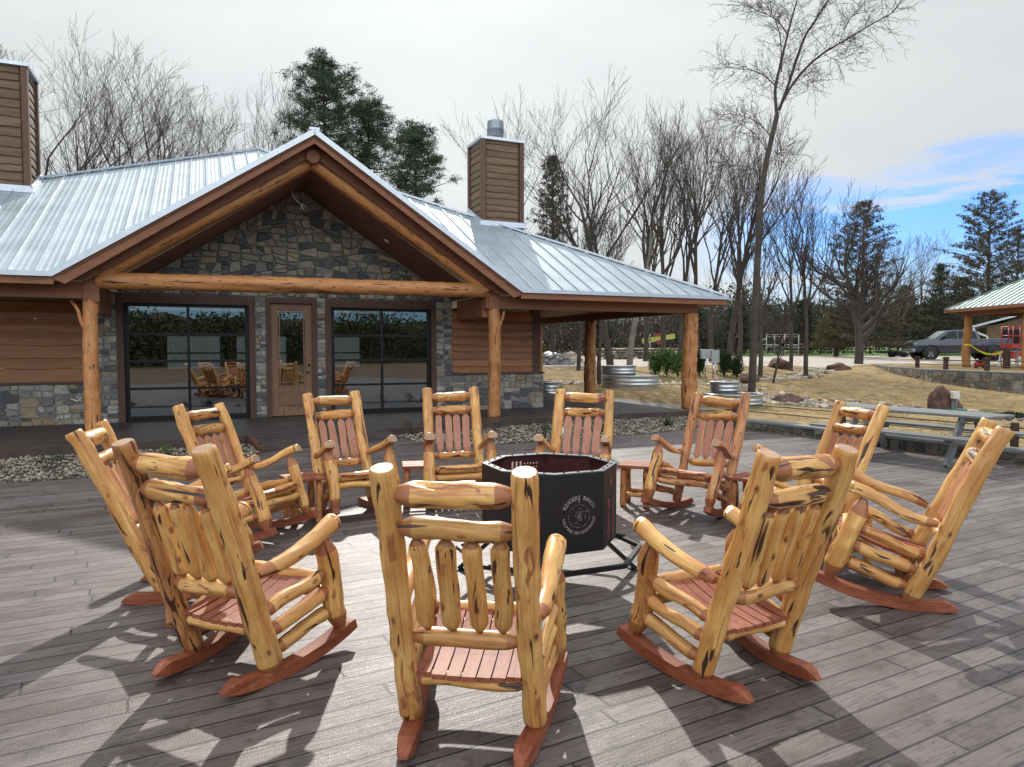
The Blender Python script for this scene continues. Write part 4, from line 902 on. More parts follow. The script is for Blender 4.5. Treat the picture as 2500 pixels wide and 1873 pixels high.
# ---------------------------------------------------------------- fire pit
fp = empty('fire_pit', (.279, 5.23, 0), R(-4), 'black octagonal steel fire pit with cut-out lettering, in the ring of rockers', 'fire pit')
RP = .503; an = [R(-175+45*i) for i in range(8)]; zt_, zb_ = .90, .345
V8 = [Vector((RP*math.cos(a), RP*math.sin(a), 0)) for a in an]
for i in range(8):
    a, b = V8[i], V8[(i+1) % 8]; m_ = (a+b)/2; nrm = m_.normalized()
    mb = MB(); z = Vector((0, 0, 1)); q = [a+z*zb_, b+z*zb_, b+z*zt_, a+z*zt_]; mb.prism(q, -nrm*.004)
    pn = mb.build('panel', M['firesteel'], fp)
    mb = MB(); k = .972; q = [a*k+z*(zb_+.01), b*k+z*(zb_+.01), b*k+z*(zt_-.004), a*k+z*(zt_-.004)]; mb.prism(q, -nrm*.006); mb.build('inner_mesh', M['firered'], fp)
mb = MB()
for i in range(8):
    a, b = V8[i], V8[(i+1) % 8]; k = .90
    z = Vector((0, 0, 1)); mb.add([a*1.004+z*.905, b*1.004+z*.905, b*k+z*.905, a*k+z*.905, a*1.004+z*.897, b*1.004+z*.897, b*k+z*.897, a*k+z*.897], [(0, 1, 2, 3), (7, 6, 5, 4), (0, 4, 5, 1), (2, 6, 7, 3)])
mb.build('rim', simple('rim_steel', (.13, .14, .16), .35, .6), fp)
mb = MB()
for i in range(8):
    for t in (.2, .5, .8):
        c = V8[i].lerp(V8[(i+1) % 8], t)*.95; mb.lathe([(.008, 0), (.008, .006), (0, .008)], 8, (c.x, c.y, .905))
mb.build('rim_bolts', M['black'], fp)
mb = MB()
for i in range(8):
    p, q = V8[i]*1.36, V8[(i+1) % 8]*1.36; mb.bar(p+Vector((0, 0, .27)), q+Vector((0, 0, .27)), .030, .030)
mb.build('base_ring', M['firesteel'], fp)
for i in (27.5, 160.5, -97, 94):
    d = Vector((math.cos(R(i)), math.sin(R(i)), 0)); s_ = Vector((-d.y, d.x, 0))
    mb = MB(); mb.bar(d*.38+Vector((0, 0, .36)), d*.76+Vector((0, 0, .012)), .042, .03); mb.bar(d*.40+Vector((0, 0, .345)), d*.66+Vector((0, 0, .275)), .034, .034)
    c = d*.78; mb.box((c.x, c.y, .005), (.12, .10, .01), Matrix.Rotation(math.atan2(d.y, d.x), 3, 'Z')); mb.build('leg', M['firesteel'], fp)
def text_mesh(s, size, ext=.0012):
    cu = bpy.data.curves.new('t', 'FONT'); cu.body = s; cu.size = size; cu.extrude = ext; cu.align_x = 'CENTER'; cu.align_y = 'CENTER'; cu.resolution_u = 2; cu.offset = size*.018
    o = bpy.data.objects.new('t', cu); C.objects.link(o); bpy.context.view_layer.update()
    me = bpy.data.meshes.new_from_object(o.evaluated_get(bpy.context.evaluated_depsgraph_get()))
    vs = [v.co.copy() for v in me.vertices]; fs = [tuple(p.vertices) for p in me.polygons]
    bpy.data.objects.remove(o); bpy.data.curves.remove(cu); bpy.data.meshes.remove(me); return vs, fs
def panel_frame(i):
    a, b = V8[i], V8[(i+1) % 8]; m_ = (a+b)/2; n_ = m_.normalized(); x = (b-a).normalized(); return m_+n_*.0015+Vector((0, 0, (zt_+zb_)/2)), x, n_
def put(mb, vs, fs, fr, dx, dz, rot=0, out=.001):
    o, x, n_ = fr; c, s = math.cos(rot), math.sin(rot); z = Vector((0, 0, 1))
    mb.add([o+x*(dx+p.x*c-p.y*s)+z*(dz+p.x*s+p.y*c)+n_*(p.z+out) for p in vs], fs, 0)
def star(r, r2=.4, n=5): 
    P = [Vector(((r if k % 2 == 0 else r*r2)*math.sin(math.pi*k/n), (r if k % 2 == 0 else r*r2)*math.cos(math.pi*k/n), 0)) for k in range(2*n)]
    return P, [tuple(reversed(range(2*n)))]
def quad(w, h): return [Vector((-w/2, -h/2, 0)), Vector((w/2, -h/2, 0)), Vector((w/2, h/2, 0)), Vector((-w/2, h/2, 0))], [(0, 1, 2, 3)]
# i=2 is the panel towards us with the badge, 3 the narrow right one
mb = MB(); fr = panel_frame(2); rr = .122
def arc(txt, r, a0, a1, size, flip=False):
    n = len(txt)
    for k, c_ in enumerate(txt):
        if c_ == ' ': continue
        a = a0+(a1-a0)*k/(n-1); vs, fs = text_mesh(c_, size)
        put(mb, vs, fs, fr, -.005+r*math.sin(a), -.015+r*math.cos(a), (-a if not flip else math.pi-a))
arc('READERS RANCH', rr, R(-62), R(62), .042); arc('HELPING NEIGHBORHOOD', rr, R(258), R(102), .030, True)
for k in range(26):
    a = 2*math.pi*k/26; vs, fs = quad(.016 if k % 3 else .006, .0035); put(mb, vs, fs, fr, -.005+.083*math.sin(a), -.02+.083*math.cos(a)*.95, -a+random.Random(k).uniform(-.4, .4))
rn = random.Random(9)
for k in range(34):
    a, q = rn.uniform(0, 6.28), rn.uniform(.005, .068); vs, fs = quad(rn.uniform(.005, .018), rn.uniform(.003, .006)); put(mb, vs, fs, fr, -.005+q*math.sin(a), -.02+q*math.cos(a), rn.uniform(0, 3))
vs, fs = star(.012); put(mb, vs, fs, fr, -.005, .083)
mb.build('badge_lettering', M['cutout'], fp)
mb = MB(); fr = panel_frame(3); vs, fs = star(.055, .38); put(mb, vs, fs, fr, 0, .17, .2); 
for tx, dx in (('BRAVEST', -.07), ('FIREFIGHTER', .07)):
    vs, fs = text_mesh(tx, .075 if len(tx) < 8 else .055); put(mb, vs, fs, fr, dx, -.09, -math.pi/2)
mb.build('side_lettering', simple('cutout_red', (.22, .05, .045), .6), fp)
mb = MB(); fr = panel_frame(1)
for dx in (.09, .055, -.02, .02): vs, fs = quad(.016, .36); put(mb, vs, fs, fr, dx, -.02)
for r_ in range(5):
    for c_ in range(4): vs, fs = star(.011); put(mb, vs, fs, fr, -.15+.03*c_, .12-.03*r_)
mb.build('flag_cutout', M['firered'], fp)
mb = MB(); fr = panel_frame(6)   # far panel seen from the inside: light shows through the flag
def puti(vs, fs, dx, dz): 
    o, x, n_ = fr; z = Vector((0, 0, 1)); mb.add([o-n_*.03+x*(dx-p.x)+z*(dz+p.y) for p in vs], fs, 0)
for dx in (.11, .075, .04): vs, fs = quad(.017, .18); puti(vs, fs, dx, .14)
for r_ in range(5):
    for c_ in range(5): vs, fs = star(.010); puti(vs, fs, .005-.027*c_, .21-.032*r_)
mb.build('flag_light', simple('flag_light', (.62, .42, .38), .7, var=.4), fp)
#@@YARD
# seat wall and rail
def wall_along(name, P, w, h, mat_, cap, lab, cat, zf=lambda p: 0, caph=.045, capw=.08, zb=-.3):
    root = empty(name, (0, 0, 0), 0, lab, cat); mb = MB(); mc = MB()
    P = [Vector(p) for p in P]; nr = []
    for i in range(len(P)):
        d0 = (P[i]-P[i-1]).normalized() if i else (P[1]-P[0]).normalized(); d1 = (P[i+1]-P[i]).normalized() if i < len(P)-1 else d0
        n0, n1 = Vector((d0.y, -d0.x, 0)), Vector((d1.y, -d1.x, 0)); m = (n0+n1).normalized(); nr.append(m/max(.5, m.dot(n0)))
    for M_, W_, z0, z1 in ((mb, w, zb, h), (mc, w+capw, h+.002, h+caph)):
        vs = [p+n*s_*W_/2+Vector((0, 0, z)) for p, n in zip(P, nr) for s_, z in ((-1, z0), (1, z0), (1, z1), (-1, z1))]; k = len(P)
        M_.add(vs, [(3, 2, 1, 0), tuple((k-1)*4+q for q in range(4))]+[(i*4+q, i*4+(q+1) % 4, i*4+4+(q+1) % 4, i*4+4+q) for i in range(k-1) for q in range(4)])
    L0 = 0
    for a, b in zip(P, P[1:]):
        a, b = Vector(a), Vector(b); d = (b-a).normalized(); x = Vector((d.y, -d.x, 0))
        for sg in ((-1, 1) if name == 'seat_wall' else (-1, 1)):
            if sg > 0 and name == 'seat_wall': pass
            uu = d; oo = a+x*sg*w/2
            stones(mb, rect(0, (b-a).length, max(zb, -.6 if h > .5 else -.05), h), oo, uu, x*sg, .085 if h > .5 else .03, int(L0*10)+5, .01, .035, 1.4, .38 if h > .5 else .15)
        L0 += (b-a).length
    mb.build('wall_body', [M['mortar_d'], mat_], root); mc.build('wall_cap', cap, root); return root
SWP = [(4.62, 16.25, 0), (5.62, 14.75, 0), (7.5, 11.35, 0), (8.3, 9.8, 0), (9.2, 8.6, 0)]
wall_along('seat_wall', SWP, .30, .17, M['st_seat'], M['capstone'], 'low stone seat wall with a slate cap along the right edge of the patio', 'wall')
rl = empty('yard_rail', (0, 0, 0), 0, 'rusty two-rod rail on short posts just beyond the low seat wall', 'rail')
RO = [Vector((p[0]+.35, p[1]+.15, 0)) for p in SWP]
mb = MB()
for z in (.50, .35): mb.tube([p+Vector((0, 0, z)) for p in RO], .011, 6)
mb.build('rod', M['rust'], rl)
for t in (0.15, 1.3, 2.2, 3.4):
    i = int(t); p = RO[i].lerp(RO[i+1], t-i); mb = MB(); mb.box((p.x, p.y, .28), (.085, .085, .6)); mb.build('rail_post', M['rust'], rl)
p = RO[3]; mb = MB(); mb.box((8.15, 10.45, .30), (.13, .13, .55)); mb.box((8.15, 10.45, .59), (.20, .20, .03)); mb.box((8.15, 10.45, .61), (.15, .15, .04)); mb.box((8.15, 10.45, .645), (.10, .10, .03)); mb.build('lantern_post', M['black'], rl)
# picnic table
pt = empty('picnic_table', (6.55, 11.45, 0), R(-60), 'long weathered grey picnic table with attached benches at the right edge of the patio', 'picnic table')
mb = MB()
for i in range(5): mb.box((0, (i-2)*.148, .75), (2.6, .142, .04), bev=.005)
mb.build('table_top', M['greywood'], pt)
for s in (-1, 1):
    mb = MB()
    for i in range(2): mb.box((0, s*(.66+i*.148), .45), (2.6, .14, .04), bev=.005)
    mb.build('bench', M['greywood'], pt)
for s in (-1, 1):
    for q in (-1, 1):
        mb = MB(); mb.bar((s*.85, q*.18, .73), (s*.85, q*.60, 0), .045, .14, (0, 1, 0)); mb.build('leg', M['greywood'], pt)
    mb = MB(); mb.box((s*.92, 0, .40), (.045, 1.55, .10)); mb.box((s*.92, 0, .70), (.045, .7, .09)); mb.build('crossbar', M['greywood'], pt)
# stock tanks
def tank(x, y, rx, ry, h, lab, rz=0, z0=None, soil=True):
    z0 = hgt(x, y)-.03 if z0 is None else z0
    root = empty('stock_tank', (x, y, z0), rz, lab, 'stock tank', 'galvanized stock tanks on the lawn')
    mb = MB(); P = [(1, 0)]
    pr = []
    for z, o in ((0, 0), (.28, 0), (.31, .018), (.34, 0), (.55, 0), (.58, .018), (.61, 0), (.86, 0), (.90, .02), (.97, .03), (1.0, .02), (1.0, -.02), (.9, -.02)): pr.append((1+o/rx, z*h))
    mb.lathe(pr, 40, sx=rx, sy=ry); mb.build('tank_wall', M['galv'], root)
    mb = MB(); mb.lathe([(0, h*.9), (.985, h*.9)], 40, sx=rx, sy=ry); mb.build('soil', M['soil'], root)
tank(4.35, 26.0, 1.03, .6, .47, 'large oval galvanized tank right of the back porch post', 0)
tank(3.95, 26.15, .63, .42, .40, 'smaller galvanized tank standing inside the large oval one', 0, hgt(4.35, 26)+.40)
tank(1.30, 27.5, .62, .62, .47, 'lone galvanized tank just right of the stone wainscot corner')
tank(6.28, 19.9, .76, .76, .38, 'wide round galvanized tank behind the reddish rocker', 0)
tank(6.02, 20.0, .385, .385, .36, 'small round galvanized tank standing inside the wide one behind the reddish rocker', 0, hgt(6.28, 19.9)+.33)
# terrace wall and plateau
zT = .86
mb = MB(); pl_ = TW+[(40, 19), (46, 38), (46, 41), (20.5, 40.5)]
mb.add([(x, y, zT-.03 if y < 37 else hgt(x, y)+.02) for x, y in pl_], [tuple(reversed(range(len(pl_))))]) 
tag(mb.build('terrace', M['drygrass']), kind='structure')
wall_along('terrace_wall', [(x, y, 0) for x, y in TW], .35, zT, M['st_tan'], M['capstone'], 'curving rubble stone retaining wall below the pavilion terrace', 'wall', caph=.05, capw=.06, zb=-1.2)
tr = empty('terrace_rail', (0, 0, 0), 0, 'rusty two-rod rail with capped posts along the top of the retaining wall', 'rail')
TP = [Vector((x, y, zT)) for x, y in ((18.95, 33), (18.2, 29.6), (18.45, 27.4), (19.2, 25.6), (21.2, 22.6))]
mb = MB()
for z in (.42, .22): mb.tube([p+Vector((0, 0, z)) for p in TP], .019, 6)
mb.build('rod', M['rust'], tr)
def on_path(P, d):
    for a, b in zip(P, P[1:]):
        L = (b-a).length
        if d <= L: return a.lerp(b, d/L)
        d -= L
    return P[-1]
for d in (.02, 3.48, 5.69, 8.0): 
    p = on_path(TP, d); mb = MB(); mb.box((p.x, p.y, zT+.23), (.14, .14, .52)); mb.box((p.x, p.y, zT+.51), (.21, .21, .05)); mb.box((p.x, p.y, zT+.55), (.14, .14, .04)); mb.build('rail_post', M['rust'], tr)
# boulders
def boulder(x, y, sx, sy, sz, lab, m='boulder', seed=1, dz=.3):
    rn = random.Random(seed); v, f = rock_shape(rn, sx, sy, sz, 3); mb = MB(); mb.add([p+Vector((0, 0, sz*dz)) for p in v], f, 0, smooth=False)
    o = mb.build('boulder', M[m]); o.location = (x, y, hgt(x, y)); tag(o, lab, 'boulder')
boulder(8.75, 22.3, .62, .4, .24, 'flat dark red boulder at the near edge of the creek, left of the picnic table', seed=2)
boulder(11.9, 19.6, .29, .29, .46, 'tall red-brown boulder behind the picnic table', seed=3, dz=.8)
boulder(12.75, 20.3, .26, .2, .26, 'pointed brown boulder just behind the pump box', seed=4, dz=.5)
boulder(10.6, 18.9, .5, .3, .14, 'low reddish boulder lying before the tall red-brown one', seed=5)
boulder(14.2, 37.5, .85, .5, .4, 'broad brown boulder at the edge of the gravel drive', 'boulder', 6)
boulder(17.2, 37.2, .8, .4, .3, 'long dark boulder right of the big bare tree', 'boulder', 7)
boulder(9.7, 28.8, .6, .4, .3, 'brown boulder lying between the thin tree trunks', 'boulder', 8)
boulder(8.1, 25.2, .35, .25, .2, 'small tan boulder at the foot of the tall leaning tree', 'boulder_tan', 9)
# pump box
px, py = 12.15, 19.3; pz = hgt(px, py)
pb = empty('irrigation_pedestal', (px, py, pz), R(15), 'white electrical box on a wooden stake over a green valve cover', 'pedestal')
mb = MB(); mb.box((0, 0, .62), (.22, .10, .20), bev=.01); mb.build('electrical_box', simple('off_white_box', (.55, .54, .5), .5), pb)
mb = MB(); mb.box((0, .06, .35), (.09, .05, .7)); mb.tube([(.05, 0, .1), (.05, 0, .52)], .02, 8); mb.build('stake', M['greywood'], pb)
mb = MB(); mb.prism([(-.30, -.2, 0), (.30, -.2, 0), (.25, -.16, .24), (-.25, -.16, .24)], (0, .34, 0)); mb.build('valve_cover', simple('green_plastic', (.03, .16, .11), .5), pb)
# -------- foliage helpers
def leaf_cloud(mb, c, rad, n, sz, rn, aspect=.5, mi=0, shell=.5, droop=0):
    c = Vector(c)
    for _ in range(n):
        d = Vector((rn.gauss(0, 1), rn.gauss(0, 1), rn.gauss(0, 1))).normalized(); r_ = shell+(1-shell)*rn.random()
        p = c+Vector((d.x*rad[0], d.y*rad[1], d.z*rad[2]))*r_*rn.random()**.35
        a = (d*.7+Vector((rn.gauss(0, .6), rn.gauss(0, .6), rn.gauss(0, .6)-droop))).normalized(); b = a.cross(Vector((rn.gauss(0, 1), rn.gauss(0, 1), rn.gauss(0, 1)))).normalized()
        s = sz*rn.uniform(.6, 1.3); mb.add([p-b*s*aspect*.5, p+a*s*.5, p+b*s*aspect*.5, p-a*s*.5], [(0, 1, 2, 3)], mi)
def bush(x, y, r, h, m, lab, n=260, sz=.05, z=None, seed=1, name='shrub', cat='shrub', aspect=.45, stems=7):
    rn = random.Random(seed); z = hgt(x, y) if z is None else z
    root = empty(name, (x, y, z), 0, lab, cat); mb = MB(); ms = MB()
    for i in range(stems):
        a = rn.uniform(0, 6.28); q = rn.uniform(.2, .9)*r; tip_ = Vector((q*math.cos(a), q*math.sin(a), h*rn.uniform(.55, .95)))
        ms.tube([(0, 0, 0), tip_*.5+Vector((0, 0, h*.1)), tip_], [.01*h+.003, .006*h+.002, .002], 4); leaf_cloud(mb, tip_*(.82 if h < .8 else .6), (r*.5, r*.5, h*(.36 if h < .8 else .46)), n//stems, sz, rn, aspect)
    ms.build('stem', M['twig'], root); mb.build('foliage', M[m], root); return root
def yucca(x, y, h, lab, seed, z=-.01, m='shrub_grey'):
    rn = random.Random(seed); root = empty('yucca', (x, y, z), 0, lab, 'yucca'); mb = MB()
    for i in range(46):
        a = rn.uniform(0, 6.28); e = rn.uniform(.25, 1.4); L = h*rn.uniform(.7, 1.1); d = Vector((math.cos(a)*math.cos(e), math.sin(a)*math.cos(e), math.sin(e))); s = Vector((-math.sin(a), math.cos(a), 0))*.012
        p1 = d*L*.55; p2 = d*L+Vector((0, 0, -.06*L)); mb.add([-s, s, p1+s, p1-s, p2], [(0, 1, 2, 3), (3, 2, 4)])
    mb.build('leaves', M[m], root)
bush(-6.75, 10.2, .24, .26, 'shrub_dark', 'dark low shrub in the pebble bed at far left', 380, .03, -.01, 1)
bush(-5.55, 11.3, .20, .24, 'shrub', 'small green shrub behind the farthest left rocker', 260, .03, -.01, 2)
bush(-5.0, 11.55, .24, .20, 'shrub_grey', 'thin greyish shrub in the left pebble bed against the porch step', 200, .025, -.01, 3)
bush(-4.75, 10.95, .24, .24, 'shrub_dark', 'round dark shrub beside the side-on left rocker', 380, .035, -.01, 4)
bush(-1.95, 14.1, .36, .42, 'dry', 'purplish bare shrub at the left end of the right pebble bed', 420, .03, -.01, 5)
bush(-.35, 13.75, .32, .40, 'shrub_grey', 'wispy dry shrub in front of the middle porch post', 240, .035, -.01, 6, aspect=.2)
bush(-.9, 13.15, .22, .24, 'shrub_dark', 'small dark shrub beside the right arm of the rocker behind the pit', 220, .03, -.01, 7)
bush(.65, 13.75, .22, .34, 'shrub_dark', 'upright dark shrub left of the rocker behind the pit’s right half', 320, .03, -.01, 8)
bush(1.75, 14.15, .26, .40, 'shrub_dark', 'dark green shrub right of the rocker behind the pit, in shade', 380, .035, -.01, 9)
bush(2.05, 14.6, .20, .46, 'shrub', 'bright green shrub right of the rocker behind the pit', 320, .035, -.01, 10)
yucca(3.55, 16.0, .42, 'spiky grey-green yucca by the right end of the porch step', 11)
for i, (x, y, r, h, m, lab) in enumerate(((14.6, 18.3, .75, .5, 'shrub', 'low spreading green juniper at the right frame edge behind the picnic table'), (12.9, 18.3, .5, .25, 'shrub_dark', 'low dark ground shrub right of the green valve cover'))):
    bush(x, y, r, h, m, lab, 1100, .07, None, 20+i)
mb = MB(); mb.lathe([(0, 0), (.025, 0), (.03, .02), (.03, .13), (.022, .15), (0, .15)], 12); o = mb.build('path_light', M['black']); o.location = (-4.36, 12.1, -.01); tag(o, 'small black path light in the pebbles beside the ramp kerb', 'path light')
mb = MB(); mb.lathe([(0, 0), (.05, 0), (.055, .2), (.0, .2)], 14); o = mb.build('marker_post', simple('white_marker', (.6, .62, .6), .5)); o.location = (.98, 14.0, -.01); tag(o, 'small white post in the pebble bed beside the upright dark shrub', 'marker')
#@@TREES
def px2(px, Y): return (px-1250)/1722.4*Y
def bare_segs(rn, H, r0, spread=.5, fork=.35, lean=0, kids=(5, 4, 4, 3), wob=.12, up=.10, first=.55, minr=.008, levels=4):
    T, Cw = [], []
    def grow(p, d, L, r, lv):
        n = (9, 6, 5, 4, 3)[min(lv, 4)]; pts = [p.copy()]; rs = [r]; st = L/n; nodes = []
        for i in range(n):
            wb = wob*.45 if lv == 0 else wob
            d = (d+Vector((rn.gauss(0, wb), rn.gauss(0, wb), rn.gauss(0, wb*.6)+up*(1 if lv else .3)))).normalized()
            p = p+d*st; pts.append(p.copy()); rs.append(max(minr*.7, r*(1-(i+1)/n*(.75 if lv else .62)))); nodes.append((p.copy(), d.copy(), rs[-1], (i+1)/n))
        (T if lv < 1 else Cw).append((pts, rs, 7 if lv == 0 else (5 if lv == 1 else 3)))
        if lv >= levels: return
        k = kids[lv]
        for j in range(k):
            lo = fork if lv == 0 else .22
            t = lo+(1-lo)*(j+rn.random()*.8)/k; q = nodes[min(len(nodes)-1, int(t*n))]
            ax = q[1].cross(Vector((rn.gauss(0, 1), rn.gauss(0, 1), rn.gauss(0, .3)))).normalized()
            a = rn.uniform(.45, 1.25)*spread*(1.0 if lv else 1.15); dd = Matrix.Rotation(a, 3, ax) @ q[1]
            grow(q[0], dd, L*(first if lv == 0 else .58)*(1.25-.55*t)*rn.uniform(.8, 1.2), max(minr, q[2]*rn.uniform(.6, .85)), lv+1)
    grow(Vector((0, 0, -.2)), Vector((lean, 0, 1)).normalized(), H, r0, 0)
    return T, Cw
def bare_tree(px, Y, top, lab, seed, base=None, r0=.13, mat_='twig', bark='bark', group='bare winter trees', **kw):
    x = px2(px, Y); z0 = hgt(x, Y) if abs(x) < 38 and Y < 88 else prof(Y); H = 1.75+(852-top)/1722.4*Y-z0
    rn = random.Random(seed); f = .86 if kw.get('fork', .35) > .5 else .80
    T, Cw = bare_segs(rn, H*f, r0, **kw)
    zm = max(p.z for pts, _, _ in T+Cw for p in pts); k = H/zm
    root = empty('bare_tree', (x, Y, z0), 0, lab, 'tree', group)
    for nm, S, m in (('trunk', T, bark), ('crown', Cw, mat_)):
        mb = MB()
        for pts, rs, n in S: mb.tube([p*k for p in pts], rs, n, cap=False)
        mb.build(nm, M[m], root)
    return root
BT = [
 # px, Y, top, r0, spread, fork, label, extra
 (60, 33, 25, .14, .55, .3, 'bare tree at the far left edge, just behind the left chimney', {}),
 (118, 38, 95, .12, .55, .25, 'bare tree close to the right side of the left chimney', {}),
 (185, 41, 120, .13, .6, .25, 'bare tree over the left roof, second right of the left chimney', {}),
 (262, 38, 150, .11, .6, .2, 'bare tree over the left roof with branches sweeping left', {}),
 (352, 38, 118, .16, .75, .2, 'tallest wide-crowned bare tree over the middle of the left roof', {'kids': (9, 6, 4, 4)}),
 (425, 42, 185, .13, .7, .2, 'bare tree over the left roof right of the tallest wide crown', {}),
 (505, 44, 225, .12, .65, .2, 'bare tree above the left end of the peak ridge', {}),
 (580, 46, 290, .10, .6, .2, 'low bare tree above the small roof peak', {}),
 (645, 42, 175, .10, .35, .3, 'slim upright bare tree left of the tall pine', {}),
 (700, 44, 188, .10, .35, .3, 'slim upright bare tree touching the left side of the tall pine', {}),
 (925, 50, 300, .12, .55, .2, 'bare tree between the tall pine and the smaller pine', {}),
 (1255, 50, 238, .12, .5, .3, 'bare tree just right of the flue of the right chimney', {}),
 (1492, 36, 140, .20, .62, .28, 'broad vase-shaped bare tree, tallest right of the chimney', {'kids': (9, 6, 4, 3), 'lean': -.05, 'first': .62}),
 (1535, 35.5, 300, .17, .5, .3, 'bare tree with a pale twin trunk seen under the porch roof', {'bark': 'bark_pale'}),
 (1463, 28, 470, .10, .4, .4, 'small dark-trunked bare tree right behind the oval tank', {}),
 (1412, 35, 420, .11, .5, .3, 'thin bare tree left of the back porch post', {}),
 (1575, 44, 330, .14, .5, .3, 'bare tree above the middle of the porch hip roof', {}),
 (1618, 40, 262, .15, .5, .35, 'tall bare tree rising behind the right porch hip', {'kids': (7, 5, 4, 3)}),
 (1660, 46, 295, .14, .5, .3, 'bare tree behind the right porch post', {}),
 (1700, 38, 240, .14, .4, .4, 'tall slender bare tree right of the right porch post', {'kids': (7, 5, 4, 3)}),
 (1735, 43, 300, .13, .5, .3, 'bare tree behind the grey electrical box', {}),
 (1778, 37, 285, .14, .45, .4, 'bare tree left of the tall leaning tree, third trunk away', {}),
 (1808, 45, 330, .13, .5, .3, 'bare tree just left of the tall leaning tree', {}),
 (1856, 32, 520, .12, .35, .4, 'dark straight trunk immediately right of the tall leaning tree', {}),
 (1888, 27.3, 735, .055, .6, .35, 'small young bare tree with low spreading twigs in front of the entrance frame', {'kids': (8, 4, 3, 2)}),
 (1930, 36.5, 430, .11, .45, .3, 'bare tree forking low in front of the entrance frame', {}),
 (1969, 32.7, 372, .115, .5, .45, 'tall slim bare tree right of the entrance frame', {'kids': (9, 5, 4, 3)}),
 (2095, 40.5, 470, .26, .75, .16, 'big spreading bare oak beside the gravel drive', {'kids': (13, 7, 5, 4), 'first': .60}),
 (2190, 60, 640, .12, .7, .2, 'small bare tree behind the black trailer', {'mat_': 'twig_warm'}),
 (2245, 75, 560, .14, .6, .2, 'bare tree between the big oak and the tall right cedar', {'mat_': 'twig_warm'}),
]
for i, (px, Y, top, r0, spr, fk, lab, ex) in enumerate(BT):
    kw = dict(kids=(8, 5, 4, 4)); kw.update(ex)
    if px < 720: r0 *= 1.3
    if 1540 < px < 1830: kw['kids'] = (8, 5, 4, 3); spr = min(spr, .42); fk = max(fk, .38); kw['wob'] = .10; r0 *= 1.15
    bare_tree(px, Y, top, lab, 100+i, r0=r0, spread=spr, fork=fk, **kw)
